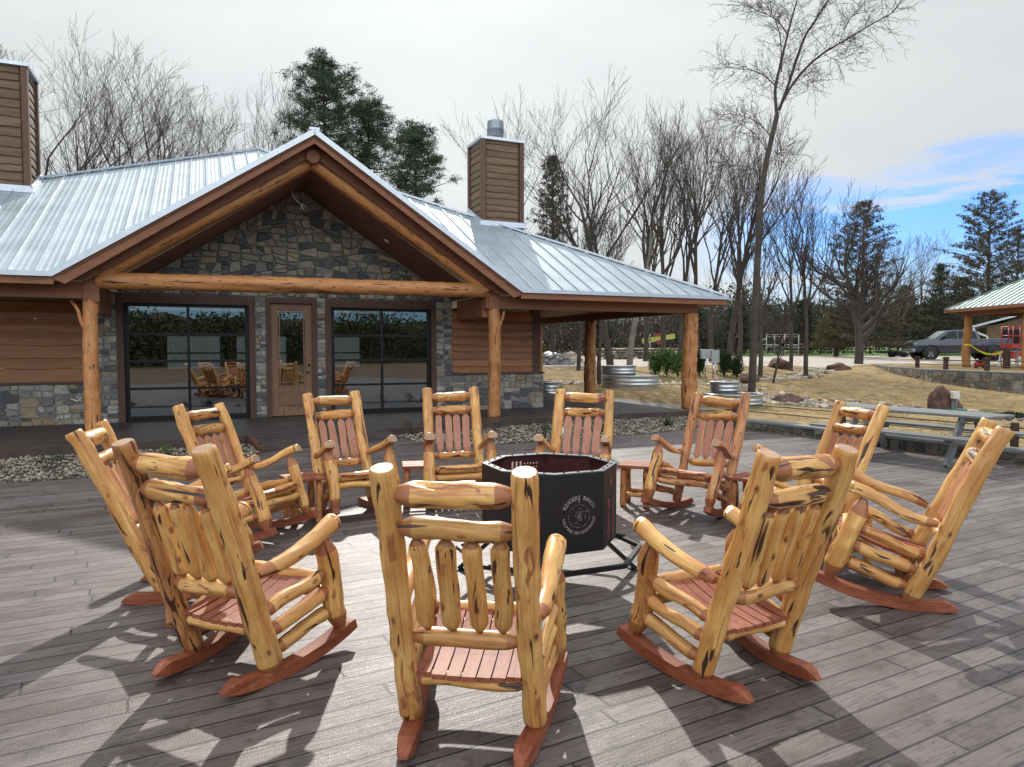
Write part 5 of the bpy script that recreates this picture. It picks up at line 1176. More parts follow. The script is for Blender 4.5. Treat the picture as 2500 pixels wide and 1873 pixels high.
# the tall leaning tree, traced limb by limb at its real distance
def tall_tree():
    Y = 24.75; rn = random.Random(77); x0_, z0_ = px2(1836, Y), hgt(px2(1836, Y), Y)
    root = empty('bare_tree', (x0_, Y, z0_), 0, 'very tall leaning bare tree whose forked crown leaves the top of the frame', 'tree')
    def P(px, py, dy=0): return Vector((px2(px, Y)-x0_, dy, 1.75+(852-py)/1722.4*Y-z0_))
    tr = MB(); cw = MB()
    def sm(pts, n=4):
        out = []
        for i in range(len(pts)-1):
            a, b = pts[i], pts[i+1]; pa = pts[max(i-1, 0)]; nb = pts[min(i+2, len(pts)-1)]
            for k in range(n):
                t = k/n; out.append(.5*((2*a)+(b-pa)*t+(2*pa-5*a+4*b-nb)*t*t+(3*a-pa-3*b+nb)*t**3))
        return out+[pts[-1]]
    trunk = [P(1836, 962), P(1839, 850), P(1842, 720), P(1848, 560), P(1850, 500), P(1858, 425), P(1871, 360), P(1886, 292)]
    t_ = sm(trunk); tr.tube(t_, [.135-.055*i/len(t_) for i in range(len(t_))], 9, cap=False); tr.build('trunk', M['bark'], root)
    L = [([P(1886, 292), P(1886, 225, .2), P(1905, 159, .5), P(1926, 82, .7), P(1938, 35, .7), P(1957, -40, .8), P(1965, -160, 1)], .062),
         ([P(1890, 280), P(1903, 235, -.2), P(1932, 129, -.5), P(1955, 90, -.6), P(1985, 40, -.7), P(2012, -10, -.9), P(2030, -120, -1.2)], .058),
         ([P(1893, 270), P(1926, 217, .3), P(1964, 170, .5), P(2011, 129, .6), P(2052, 103, .7), P(2105, 70, .9), P(2152, 41, 1), P(2200, 12, 1.1), P(2235, -40, 1.2)], .052),
         ([P(1884, 225), P(1866, 190, .4), P(1845, 165, .8), P(1800, 150, 1.1), P(1775, 130, 1.4)], .026),
         ([P(1895, 190), P(1880, 120, -.4), P(1850, 80, -.8), P(1815, 62, -1.2)], .024),
         ([P(1926, 82, .7), P(1905, 40, .9), P(1870, 10, 1.2), P(1830, -15, 1.4)], .024),
         ([P(1874, 345), P(1850, 300, .4), P(1810, 270, .9), P(1770, 262, 1.2)], .022),
         ([P(1866, 380), P(1830, 350, -.4), P(1790, 335, -.8), P(1765, 330, -1)], .018),
         ([P(1855, 440), P(1830, 410, .3), P(1795, 398, .7), P(1775, 395, .8)], .015),
         ([P(1850, 500), P(1825, 470, .3), P(1795, 452, .6)], .013), ([P(1862, 410), P(1885, 385, .2), P(1905, 372, .5), P(1915, 360, .6)], .012),
         ([P(2011, 129, .6), P(2040, 150, .4), P(2075, 140, .2)], .012), ([P(1964, 170, .5), P(1990, 190, .8), P(2010, 185, 1)], .012),
         ([P(2052, 103, .7), P(2065, 60, .4), P(2090, 30, .2)], .014), ([P(1848, 560), P(1820, 530, .3), P(1800, 520, .5)], .010)]
    for pts, r in L:
        s = sm(pts, 5); n = len(s); cw.tube(s, [max(.007, r*(1-.8*i/n)) for i in range(n)], 5, cap=False)
        dens = 1.0
        for i in range(3, n):
            for _ in range(2):
                if rn.random() > dens: continue
                d = (s[i]-s[i-1]).normalized(); ax = d.cross(Vector((rn.gauss(0, 1), rn.gauss(0, 1), rn.gauss(0, 1)))).normalized()
                dd = Matrix.Rotation(rn.uniform(.5, 1.2), 3, ax) @ d; p = s[i]; LL = rn.uniform(.5, 1.3)*(1.2 if r > .03 else .85)
                pts2 = [p]; 
                for k in range(4): dd = (dd+Vector((rn.gauss(0, .2), rn.gauss(0, .2), rn.gauss(0, .15)+.02))).normalized(); pts2.append(pts2[-1]+dd*LL/4)
                cw.tube(pts2, [.008, .007, .006, .005, .004], 3, cap=False)
                for q in pts2[1:]:
                    for _ in range(2):
                        d3 = (dd+Vector((rn.gauss(0, .8), rn.gauss(0, .8), rn.gauss(0, .6)))).normalized(); l3 = rn.uniform(.15, .42); q1 = q+d3*l3*.5; q2 = q1+(d3+Vector((rn.gauss(0, .4), rn.gauss(0, .4), rn.gauss(0, .4)))).normalized()*l3*.5
                        cw.tube([q, q1, q2], [.0055, .005, .004], 3, cap=False)
    cw.build('crown', M['twig'], root)
tall_tree()
def pine(px, Y, top, cw_, cb, lab, seed, m='pine', n=34, kind='pine'):
    rn = random.Random(seed); x = px2(px, Y); z0 = prof(Y); H = 1.75+(852-top)/1722.4*Y-z0; zb = 1.75+(852-cb)/1722.4*Y-z0; W_ = cw_/1722.4*Y/2
    root = empty('pine_tree', (x, Y, z0), 0, lab, 'pine'); tr = MB(); fo = MB()
    pts = [Vector((.25*noise.noise(Vector((i*.4, seed, 0))), .2*noise.noise(Vector((seed, i*.4, 5))), H*.97*i/10)) for i in range(11)]
    tr.tube(pts, [.24*(1-i/11)+.02 for i in range(11)], 8, cap=False)
    for i in range(n):
        t = (i+rn.random())/n; z = zb+(H-zb)*t; env = math.sin(min(1, (1-t)*1.5+.18)*math.pi*.52)*(.55+.5*rn.random())
        if t > .85: env *= .65
        a = i*2.4+rn.uniform(-.5, .5); L = W_*env; c = Vector(pts[min(10, int(z/H*10))]); c.z = z
        e = c+Vector((math.cos(a)*L, math.sin(a)*L, L*.22+rn.uniform(-.2, .3))); tr.tube([c, c.lerp(e, .5)+Vector((0, 0, -.1)), e], [.05, .035, .012], 4, cap=False)
        for k in range(5):
            q = c.lerp(e, .45+.14*k)+Vector((rn.gauss(0, .35), rn.gauss(0, .35), rn.gauss(.1, .22)))
            leaf_cloud(fo, q, (.60, .60, .34), 66, .30, rn, .11, 0, .2)
    tr.build('trunk', M['bark'], root); fo.build('crown', M[m], root)
pine(800, 40, 168, 205, 420, 'tall round-headed pine behind the gable peak', 5, n=66)
pine(905, 43, 262, 110, 430, 'narrow pine half hidden between the two larger pines', 6, n=40)
pine(1018, 41, 326, 150, 500, 'smaller pine left of the right chimney', 7, n=46)
def cedar(px, Y, top, cw_, cb, lab, seed, m='cedar', dens=1.0, leaf=.2):
    rn = random.Random(seed); x = px2(px, Y); z0 = prof(Y); H = 1.75+(852-top)/1722.4*Y-z0; zb = max(.3, 1.75+(852-cb)/1722.4*Y-z0); W_ = cw_/1722.4*Y/2
    root = empty('cedar_tree', (x, Y, z0), 0, lab, 'cedar'); tr = MB(); fo = MB()
    tr.tube([(0, 0, -.2), (.05, 0, H*.5), (0, 0, H*.97)], [.2, .12, .02], 7, cap=False)
    n = int(150*dens)
    for i in range(n):
        t = (i+rn.random())/n; z = zb+(H-zb)*t; L = W_*((1-t)**.6*.95+.06)*rn.uniform(.5, 1.55); a = i*2.39996+rn.uniform(-.4, .4)
        c = Vector((0, 0, z)); d = Vector((math.cos(a), math.sin(a), .12+.35*t)); e = c+d*L
        tr.tube([c, c.lerp(e, .6)+Vector((0, 0, .08*L)), e], [.03, .02, .008], 3, cap=False)
        m_ = max(3, int(L/.28))
        for k in range(m_):
            q = c.lerp(e, .3+.7*(k+1)/m_)+Vector((rn.gauss(0, .10), rn.gauss(0, .10), -.03)); leaf_cloud(fo, q, (.34, .34, .24), 22, leaf*1.1, rn, .22, 0, .1, .3)
    tr.build('trunk', M['bark'], root); fo.build('crown', M[m], root)
cedar(1348, 46, 388, 125, 800, 'dark brownish cedar just right of the right chimney', 11, dens=1.3)
cedar(2100, 52, 500, 190, 850, 'dark cedar standing behind the big bare oak', 12, 'cedar', 1.2)
cedar(2405, 58, 478, 225, 850, 'tall pointed cedar behind the pavilion roof', 13, 'cedar', 1.4)
cedar(2475, 70, 565, 150, 850, 'shorter cedar at the right frame edge beyond the pavilion', 14, 'cedar')
cedar(2040, 56, 765, 90, 850, 'low golden-green cedar bush on the field edge', 15, 'cedar_gold', 1.0)
cedar(2290, 64, 650, 100, 850, 'mid-height cedar above the grey pickup cab', 16, 'cedar_g')
cedar(2205, 66, 700, 90, 850, 'dark cedar above the black trailer', 17, 'cedar_g')
cedar(2345, 66, 680, 90, 850, 'dark cedar behind the first pavilion post', 18, 'cedar_g')
cedar(1690, 62, 745, 70, 850, 'low cedar right behind the right porch post', 19, 'cedar_g')
cedar(1800, 60, 740, 80, 850, 'low cedar behind the electrical box', 20, 'cedar_g')
cedar(1960, 62, 735, 80, 850, 'low cedar behind the entrance frame', 21, 'cedar_g')
cedar(1450, 62, 740, 80, 860, 'low cedar seen under the porch roof', 22, 'cedar_g')
# far woodland masses
def woodland(name, spans, m, seed, leaf, n_per_m, stick=0, mt='twig'):
    rn = random.Random(seed); fo = MB(); tr = MB()
    for (x0, y0, x1, y1, h, zb) in spans:
        L = math.hypot(x1-x0, y1-y0)
        for _ in range(int(L*n_per_m)):
            t = rn.random(); x, y = x0+(x1-x0)*t, y0+(y1-y0)*t; w = h*(.72+.5*noise.noise(Vector((x*.22, y*.22, seed)))+.15*noise.noise(Vector((x*.9, y*.9, seed))))
            q = Vector((x+rn.gauss(0, 2), y+rn.gauss(0, 2.5), zb+w*rn.random()**.8)); s = leaf*rn.uniform(.5, 1.4)
            a = Vector((rn.gauss(0, 1), rn.gauss(0, 1), rn.gauss(0, 1))).normalized(); b = a.cross(Vector((rn.gauss(0, 1), rn.gauss(0, 1), rn.gauss(0, 1)))).normalized()
            fo.add([q-b*s*.3, q+a*s*.5, q+b*s*.3, q-a*s*.5], [(0, 1, 2, 3)])
        for _ in range(int(L*stick)):
            t = rn.random(); x, y = x0+(x1-x0)*t+rn.gauss(0, 2), y0+(y1-y0)*t+rn.gauss(0, 3); H = h*rn.uniform(.7, 1.35)
            d = Vector((rn.gauss(0, .12), rn.gauss(0, .12), 1)); p = Vector((x, y, zb)); fo_ = [p, p+d*H*.5, p+d*H]
            tr.tube(fo_, [.07*rn.uniform(.5, 1.5), .045, .01], 3, 0, False)
            for k in range(9):
                q = p+d*H*rn.uniform(.25, .95); e = q+Vector((rn.gauss(0, .8), rn.gauss(0, .5), rn.uniform(.3, 1.3))); tr.tube([q, e], [.022, .008], 3, 0, False)
    if fo.v: tag(fo.build(name, M[m]), kind='stuff')
    if tr.v: tag(tr.build(name, M[mt]), kind='stuff')
woodland('woodland', [(-2, 62, 34, 66, 3.2, 1.0), (-2, 70, 30, 74, 4.8, 1.2)], 'cedar', 31, .26, 230, 9)
woodland('woodland', [(-4, 76, 36, 78, 4.6, 1.2)], 'cedar_g', 35, .40, 330, 6)
woodland('evergreen_woodland', [(24, 100, 90, 88, 7.5, 2.2), (24, 106, 95, 96, 9.5, 2.3)], 'cedar_g', 32, .42, 520, 3)
woodland('woodland', [(-45, 52, -4, 56, 6, .8)], 'cedar', 33, .4, 160, 6)
mb = MB(); vs = []  # dark ridge added out of view behind the camera, to fill the pane reflections
for i in range(81):
    x = -140+3.5*i; h = 6.2+1.6*noise.noise(Vector((x*.05, 0, 1)))+.8*noise.noise(Vector((x*.3, 0, 4)))
    vs += [(x, -54, -.4), (x, -57, h*.8), (x, -62, h), (x, -90, h*.9)]
mb.add(vs, [(i*4+q, i*4+q+1, i*4+q+5, i*4+q+4) for i in range(80) for q in range(3)], 0, smooth=True)
tag(mb.build('reflection_backdrop', M['cedar']), kind='structure')
woodland('evergreen_woodland', [(-70, -52, 70, -55, 8.4, -.3), (-70, -50, -75, 50, 9, -.3), (70, -55, 78, 40, 9, -.3)], 'cedar_g', 34, .45, 420, 1.2)
#@@FAR
# oleander hedge + electric cabinet
rn = random.Random(12)
for i, (px, Y, r, h, lab) in enumerate(((1598, 31.5, .5, 1.3, 'leafy green oleander at the left end of the hedge'), (1628, 31.2, .5, 1.4, 'leafy green oleander in the middle of the left hedge'), (1655, 31, .45, 1.3, 'leafy green oleander touching the right porch post'), (1708, 31, .5, 1.35, 'oleander shrub left of the grey electrical box'), (1768, 31.3, .5, 1.5, 'tall oleander shrub right of the grey electrical box'), (1800, 31.2, .45, 1.2, 'last oleander shrub on the right of the hedge'))):
    bush(px2(px, Y), Y, r, h, 'shrub_dark' if i > 2 else 'shrub', lab, 2200, .12, None, 60+i, 'oleander_shrub', 'shrub', .28, 9)
Y = 30.6; x = px2(1733, Y); eb = empty('electrical_cabinet', (x, Y, hgt(x, Y)), R(8), 'grey electrical cabinet on a post between the oleander shrubs', 'electrical box')
mb = MB(); mb.box((-.15, 0, 1.05), (.52, .22, .42), bev=.015); mb.box((.17, -.14, .95), (.34, .12, .56), bev=.012); mb.build('box', M['grey_paint'], eb)
mb = MB(); mb.tube([(.12, -.1, 0), (.12, -.1, .75)], .045, 8); mb.tube([(-.2, 0, 0), (-.2, 0, .9)], .03, 8); mb.build('conduit', M['galv'], eb)
# tarp covered pile and stone pallets
def rubble(x, y, rx, ry, h, m, lab, seed, n=60, cat='stone pile', name='stone_pile', s=(.12, .3)):
    rn = random.Random(seed); mb = MB(); z = hgt(x, y)
    for _ in range(n):
        a, q = rn.uniform(0, 6.28), rn.random()**.5; px_, py_ = q*rx*math.cos(a), q*ry*math.sin(a); pz_ = h*(1-q*q)*rn.uniform(.3, 1); sz = rn.uniform(*s)
        v, f = rock_shape(rn, sz*1.3, sz, sz*.6); mb.add([p+Vector((px_, py_, pz_)) for p in v], f)
    o = mb.build(name, m); o.location = (x, y, z); tag(o, lab, cat)
rubble(px2(1345, 40), 40, 1.1, .6, .65, simple('grey_tarp', (.16, .16, .165), .35, bump=.4, bscale=6, var=.4), 'heap of grey tarped stone seen under the porch roof', 3, 90, s=(.15, .35))
rubble(px2(1385, 42), 42, .8, .6, .55, M['creekrock'], 'pale rubble heap right of the tarped one', 4, 60)
for i, (px, Y, w) in enumerate(((1512, 49, .9), (1546, 50, 1.0), (1580, 49.5, .9), (1622, 50, 1.0), (1668, 51, .9), (1478, 49, .7))):
    rn_ = random.Random(i); x = px2(px, Y); root = empty('stone_pallet', (x, Y, hgt(x, Y)), rn_.uniform(-.3, .3), 'pallet of stacked building stone, %s' % ['second from the left behind the porch posts', 'third from the left behind the porch posts', 'beneath the left tip of the lime green boom', 'beneath the middle of the lime green boom', 'farthest right, beside the right porch post', 'farthest left behind the porch posts'][i], 'stone pallet', 'pallets of building stone')
    mb = MB()
    for a in range(7):
        for b_ in range(4):
            for c_ in range(2): 
                v, f = rock_shape(rn_, .14, .3, .09); mb.add([p+Vector(((a-3)*.15*w, (c_-.5)*.5, .2+b_*.16)) for p in v], f)
    mb.build('stones', M['creekrock'], root); mb = MB()
    for a in (-.45, 0, .45): mb.box((a, 0, .06), (.1, 1, .1))
    mb.box((0, 0, .13), (1.05, 1, .03)); mb.build('pallet', M['greywood'], root)
# lime boom lift lying behind the pallets
Y = 52; x = px2(1606, Y); bo = empty('boom_lift', (x, Y, hgt(x, Y)), R(-4), 'lime green and red boom lift arm behind the stone pallets', 'boom lift')
lime = simple('lime_paint', (.40, .46, .10), .45, var=.1); redp = simple('red_paint', (.33, .028, .025), .4, var=.1)
mb = MB(); mb.bar((-1.15, 0, 1.25), (1.2, 0, 1.62), .3, .36); mb.build('boom_arm', lime, bo)
mb = MB(); mb.bar((-.35, -.03, 1.62), (.35, -.03, 1.76), .36, .14); mb.box((.05, -.17, 1.18), (.32, .05, .3)); mb.build('red_cover', redp, bo)
mb = MB(); mb.bar((-1.15, 0, 1.46), (1.0, 0, 1.82), .2, .07); mb.box((0, .1, .45), (1.6, 1.0, .5)); 
for s_ in (-.7, .7): mb.lathe([(0, -.12), (.38, -.12), (.38, .12), (0, .12)], 18, (s_, -.4, .38))
mb.build('chassis', M['black'], bo)
vs, fs = text_mesh('JLG', .24, .004); mb = MB(); mb.add([Vector((-.68+p.x, -.165-p.z, 1.33+p.y+p.x*.157)) for p in vs], fs); mb.build('lettering', M['black'], bo)
# poles of the far fence
for i, (px, Y, tp, lab) in enumerate(((1354, 55, 815, 'thin pale pole under the porch roof, leftmost'), (1478, 56, 816, 'thin pale pole left of the lime green boom'), (1586, 57, 815, 'thin pale pole rising behind the lime green boom'), (1784, 57, 817, 'thin pale pole right of the electrical cabinet'))):
    x = px2(px, Y); z = hgt(x, Y); h = 1.75+(852-tp)/1722.4*Y-z; mb = MB(); mb.tube([(0, 0, 0), (0, 0, h)], .05, 8); o = mb.build('utility_pole', simple('pole%d' % i, (.33, .31, .28), .8)); o.location = (x, Y, z); tag(o, lab, 'pole', 'thin pale poles')
# entrance frame
Y = 59; x0_ = px2(1869, Y); x1_ = px2(1950, Y); z = hgt(x0_, Y); ef = empty('entrance_frame', ((x0_+x1_)/2, Y, z), R(4), 'pale pipe entrance frame with a round dark emblem in its middle', 'gate')
w = (x1_-x0_)/2; pm = simple('pale_pipe', (.42, .42, .40), .5, .3); mb = MB()
for s_ in (-w, -w*.5, -w*.02, w*.12, w*.55, w): mb.tube([(s_, 0, 0), (s_, 0, 1.78)], .045, 6)
for zz in (1.78, 1.60, .92, .82): mb.tube([(-w, 0, zz), (w, 0, zz)], .035, 6)
mb.tube([(-w, 0, 1.5), (-w-1, 0, .9)], .035, 6); mb.build('frame', pm, ef)
mb = MB(); n = 30
ring = [(.02+.34*math.cos(2*math.pi*k/n), -.06, .92+.40*math.sin(2*math.pi*k/n)) for k in range(n+1)]; mb.tube(ring, .04, 6, cap=False); mb.build('emblem_ring', M['black'], ef)
mb = MB(); vs, fs = star(.2, .5, 6); mb.add([Vector((.02+p.x, -.07, .95+p.y)) for p in vs], fs); 
for k in range(5): mb.bar((.02-.3*math.cos(k), -.06, .92-.3*math.sin(k)), (.02+.3*math.cos(k), -.06, .92+.3*math.sin(k)), .02, .04)
mb.build('emblem', M['black'], ef)
# wire fence on the field edge
wf = empty('wire_fence', (0, 0, 0), 0, 'wire fence with slim posts along the near edge of the green field', 'fence'); mb = MB()
for k in range(4): mb.tube([(21, 61, 1.3+.28*k), (60, 63.5, 1.45+.28*k)], .012, 4)
mb.build('wire', M['galv'], wf)
for px in (2057, 2123, 2190, 2255, 2330, 2400):
    Yp = 61.4+(px-2057)*.004; mb = MB(); mb.tube([(px2(px, Yp), Yp, 1.1), (px2(px, Yp), Yp, 2.45)], .05, 6); mb.build('fence_post', M['rust'], wf)
# black trailer
Y = 55; x = px2(2178, Y); tl = empty('black_trailer', (x, Y, hgt(x, Y)), R(-3), 'low black equipment trailer left of the grey pickup', 'trailer')
mb = MB(); mb.box((.2, 0, .38), (2.4, 1.2, .16)); mb.box((.2, -.5, .22), (1.4, .3, .34)); mb.build('deck', M['black'], tl)
mb = MB(); mb.tube([(-1.3, 0, .8), (-.6, 0, .95), (1.0, 0, .86), (1.5, 0, .9)], [.10, .2, .16, .1], 8); 
for k in range(9): mb.box((-.4+k*.2, -.1, 1.02), (.05, .3, .12))
mb.tube([(-.6, 0, 1.0), (-1.5, .1, 1.9)], .03, 5); mb.build('implement', M['rust'], tl)
for s_ in (-.3, .6):
    mb = MB(); v = [(0, -.1), (.3, -.1), (.3, .1), (0, .1)]; mb.lathe(v, 18, (0, 0, 0)); w_ = mb.build('wheel', M['black'], tl); w_.location = (s_, -.55, .28); w_.rotation_euler = (R(90), 0, 0)
# pickup truck
Y = 46; tx = px2(2333, Y+.6); trk = empty('pickup_truck', (tx, Y+.6, hgt(tx, Y)), R(171), 'dark grey crew cab pickup truck parked on the gravel beyond the terrace', 'pickup truck')
paint, ntp, bp_ = mat('slate_truck_paint'); bp_.inputs['Base Color'].default_value = (.035, .045, .062, 1); bp_.inputs['Metallic'].default_value = .5; bp_.inputs['Roughness'].default_value = .3; bp_.inputs['Coat Weight'].default_value = .8
chrome = simple('chrome', (.6, .62, .65), .15, .9, var=.05); dark = simple('dark_window', (.01, .011, .013), .2, 0, var=.05, spec=.25); tyre = simple('tyre', (.022, .021, .020), .8)
def loft(mb, st, mi=0):
    """st: list of (x, zlow, zbelt, ztop, half width low, half width belt, half width top)"""
    vs = []; n = 10
    for x, zl, zb, zt, wl, wb, wt_ in st:
        sec = [(-wl*.9, zl), (-wl, zl+.08), (-wb, zb), (-wt_, zt-.03), (-wt_*.93, zt), (wt_*.93, zt), (wt_, zt-.03), (wb, zb), (wl, zl+.08), (wl*.9, zl)]
        vs += [Vector((x, y, z)) for y, z in sec]
    fs = [tuple(reversed(range(n))), tuple((len(st)-1)*n+k for k in range(n))]
    for i in range(len(st)-1):
        for k in range(n): a = i*n+k; b = i*n+(k+1) % n; fs.append((a, b, b+n, a+n))
    mb.add(vs, fs, mi, smooth=False)
# x forward positive (front at +2.9)
mb = MB()
loft(mb, [(-2.9, .60, 1.0, 1.40, .96, .99, .95), (-2.8, .55, 1.0, 1.44, .97, 1.0, .97), (-1.02, .5, 1.0, 1.42, .97, 1.0, .95), (-1.0, .5, 1.0, 1.36, .97, 1.0, .95), (1.3, .5, 1.0, 1.38, .97, 1.0, .94), (1.45, .5, 1.0, 1.42, .97, 1.0, .90), (2.2, .55, 1.0, 1.38, .97, 1.0, .88), (2.65, .55, 1.0, 1.31, .96, .98, .86), (2.82, .55, .95, 1.24, .93, .93, .82), (2.9, .56, .9, 1.14, .9, .9, .8)])
mb.build('body', paint, trk)
mb = MB(); loft(mb, [(-1.08, 1.25, 1.38, 1.42, .92, .915, .88), (-.92, 1.25, 1.40, 1.93, .93, .915, .72), (-.6, 1.25, 1.40, 1.99, .93, .915, .72), (.55, 1.25, 1.40, 2.0, .93, .915, .72), (.85, 1.25, 1.40, 1.94, .93, .915, .70), (1.62, 1.25, 1.38, 1.40, .92, .90, .84)]); mb.build('cab', paint, trk)
for s in (-1, 1):
    mb = MB()
    for P in ([(.80, 1.86), (.58, 1.91), (.33, 1.92), (.33, 1.43), (1.36, 1.43)], [(.25, 1.92), (-.62, 1.91), (-.76, 1.84), (-.84, 1.43), (.25, 1.43)]):
        f = lambda x, z: (x, s*(.915-(z-1.40)*.345+.016), z)
        q = [Vector(f(x, z)) for x, z in P]; mb.add(q, [tuple(range(len(q)))])
    mb.build('side_window', dark, trk)
    mb = MB(); mb.box((1.22, s*1.10, 1.50), (.10, .22, .22), bev=.03); mb.bar((1.22, s*.92, 1.42), (1.22, s*1.05, 1.47), .05, .05); mb.build('mirror', M['black'], trk)
    mb = MB(); mb.box((2.81, s*.74, 1.04), (.17, .29, .24), bev=.02); mb.build('headlight', simple('headlight_glass%d' % (s+1), (.35, .37, .38), .12, .3), trk)
    for wx in (-1.85, 1.95):
        mb = MB(); mb.lathe([(0, -.02), (.52, -.02), (.52, 0), (0, 0)], 26); a_ = mb.build('wheel_arch', M['black'], trk); a_.location = (wx, s*.995, .52); a_.rotation_euler = (R(90), 0, 0)
        wr = bpy.data.objects.new('wheel', None); C.objects.link(wr); wr.parent = trk; wr.location = (wx, s*.93, .425); wr.rotation_euler = (R(90)*s, 0, 0)
        mb = MB(); mb.lathe([(.25, -.12), (.40, -.13), (.425, -.08), (.425, .08), (.40, .13), (.25, .12)], 30); mb.build('tyre', tyre, wr)
        mb = MB(); mb.lathe([(.255, -.135), (.24, -.14), (.23, -.08), (.06, -.09), (.05, -.13), (0, -.13)], 24)
        mb.build('rim', M['black'], wr)
        mb = MB()
        for k in range(8): a = k*math.pi/4; mb.bar((.05*math.cos(a), .05*math.sin(a), -.125), (.24*math.cos(a), .24*math.sin(a), -.14), .03, .02)
        mb.build('spokes', chrome, wr)
mb = MB(); q = [(.87, -.66, 1.93), (.87, .66, 1.93), (1.60, .80, 1.41), (1.60, -.80, 1.41)]; mb.add([Vector(p)+Vector((.02, 0, .02)) for p in q], [(0, 3, 2, 1)]); mb.build('windscreen', simple('windscreen', (.15, .19, .20), .08, .2), trk)
mb = MB(); 
for z in (1.10, .92): mb.box((2.91, 0, z), (.06, 1.25, .07))
mb.box((2.93, 0, .66), (.16, 1.85, .22), bev=.03); mb.box((2.86, 0, 1.19), (.08, 1.3, .04)); mb.build('chrome_grille', chrome, trk)
mb = MB(); mb.box((2.87, 0, 1.0), (.05, 1.2, .34)); mb.box((2.93, .35, .50), (.04, .35, .12)); mb.build('grille', M['black'], trk)
mb = MB(); mb.box((2.99, .1, .56), (.02, .32, .16)); mb.build('license_plate', simple('plate', (.5, .5, .5), .5), trk)
# pavilion
pv = empty('pavilion', (23.2, 36, zT+.12), 0, 'open timber pavilion with a metal hip roof at the right frame edge', 'pavilion')
def pvpost(x, y, r, h, seed, par=pv):
    mb = MB(); log(mb, (x, y, -.15), (x, y, h), r*1.1, r, 'flat', 'flat', seed, 18, 26, .02, .22); return mb.build('pavilion_post', [M['beamlog'], M['logend']], par)
for y in (0, -4.2, -8.4): pvpost(0, y, .175, 2.45, 80+int(-y))
for y in (0, -4.2, -8.4): pvpost(8.2, y, .175, 2.45, 90+int(-y))
mb = MB(); mb.box((0, -4.4, 2.6), (.16, 9.6, .30)); mb.box((8.2, -4.4, 2.6), (.16, 9.6, .30)); mb.box((4.1, .3, 2.6), (8.2, .16, .30)); mb.box((4.1, -9.1, 2.6), (8.2, .16, .30)); mb.build('pavilion_beam', M['fascia'], pv)
e = .6; x0_, x1_, y0_, y1_ = -e, 8.2+e, -9.2-e, .4+e; zr_ = 2.82; pk = (x1_-x0_)/2; hz = pk*.58; ym = (y1_-pk, y0_+pk)
mb = MB(); A = (x0_, y1_, zr_); B_ = (x1_, y1_, zr_); Cc = (x1_, y0_, zr_); D = (x0_, y0_, zr_); E_ = (4.1, ym[0], zr_+hz); F_ = (4.1, min(ym[1], ym[0]-.01), zr_+hz)
for P in ((D, A, E_, F_), (A, B_, E_), (B_, Cc, F_, E_), (Cc, D, F_)): mb.prism([Vector(p) for p in P], (0, 0, -.05))
mb.build('pavilion_roof', M['roof_far'], pv)
mb = MB(); y = y1_-.3
while y > y0_+.2:
    k = min(1, (y1_-y)/pk, (y-y0_)/pk); mb.bar((x0_, y, zr_+.02), (x0_+pk*k, y, zr_+hz*k+.02), .025, .045); y -= .42
mb.bar((x0_, y1_, zr_+.03), (4.1, ym[0], zr_+hz+.03), .14, .04); mb.build('pavilion_roof_seams', simple('green_grey_trim', (.22, .30, .28), .5, .4), pv)
mb = MB(); mb.box((x0_-.02, (y0_+y1_)/2, zr_-.10), (.05, y1_-y0_, .15)); mb.box((4.1, y1_+.02, zr_-.10), (x1_-x0_, .05, .15)); mb.build('pavilion_fascia', M['fascia'], pv)
# stump post and caution tape
sx, sy = px2(2457, 33.5), 33.5; zt = zT-.02
mb = MB(); log(mb, (sx, sy, zt), (sx, sy, zt+.98), .16, .15, 'flat', 'flat', 88, 14, 12, .01, .12); o = mb.build('stump_post', [M['darktrim'], M['logend']]); tag(o, 'short dark round post holding the end of the yellow tape', 'post')
mb = MB(); n = 16; a = Vector((23.22, 35.8, zt+1.12)); b_ = Vector((sx, sy-.17, zt+.93)); vs = []
for i in range(n+1):
    t = i/n; p = a.lerp(b_, t)-Vector((0, 0, .36*math.sin(math.pi*t))); tw = .6*math.sin(t*9); vs += [p+Vector((0, .04*math.sin(tw), .045*math.cos(tw))), p-Vector((0, .04*math.sin(tw), .045*math.cos(tw)))]
mb.add(vs, [(2*i, 2*i+1, 2*i+3, 2*i+2) for i in range(n)]); mb.lathe([(.205, -.04), (.205, .04)], 16, (23.2, 36, zt+1.13)); o = mb.build('caution_tape', simple('yellow_tape', (.75, .70, .02), .5, var=.05)); tag(o, 'yellow caution tape sagging from the pavilion post to a short dark post', 'tape')
# compressor
x, y = px2(2392, 34), 34; cpz = zT-.02; cp = empty('air_compressor', (x, y, cpz), 0, 'small red and black air compressor on the ground beside the first pavilion post', 'compressor')
mb = MB(); mb.lathe([(0, -.24), (.10, -.24), (.12, -.20), (.12, .20), (.10, .24), (0, .24)], 18); o = mb.build('air_tank', redp, cp); o.location = (0, 0, .17); o.rotation_euler = (0, R(90), 0)
mb = MB(); mb.box((0, 0, .36), (.3, .2, .14), bev=.03); mb.tube([(-.22, 0, .25), (-.2, 0, .45), (.2, 0, .45), (.22, 0, .25)], .012, 6); mb.build('motor', M['black'], cp)
for s_ in (-.18, .18): mb = MB(); mb.box((s_, 0, .03), (.04, .2, .06)); mb.build('foot', M['black'], cp)
# sawhorse table
x, y = px2(2452, 36), 36; sh_ = empty('sawhorse', (x+.2, y, zT-.02), R(20), 'grey folding work stand behind the short dark post', 'work stand')
mb = MB(); mb.box((0, 0, .80), (1.6, .25, .05)); mb.build('stand_top', M['galv'], sh_)
for s_ in (-.6, .6):
    for q in (-1, 1): mb = MB(); mb.bar((s_, 0, .78), (s_+.25*q, .1*q, 0), .06, .04); mb.build('leg', M['galv'], sh_)
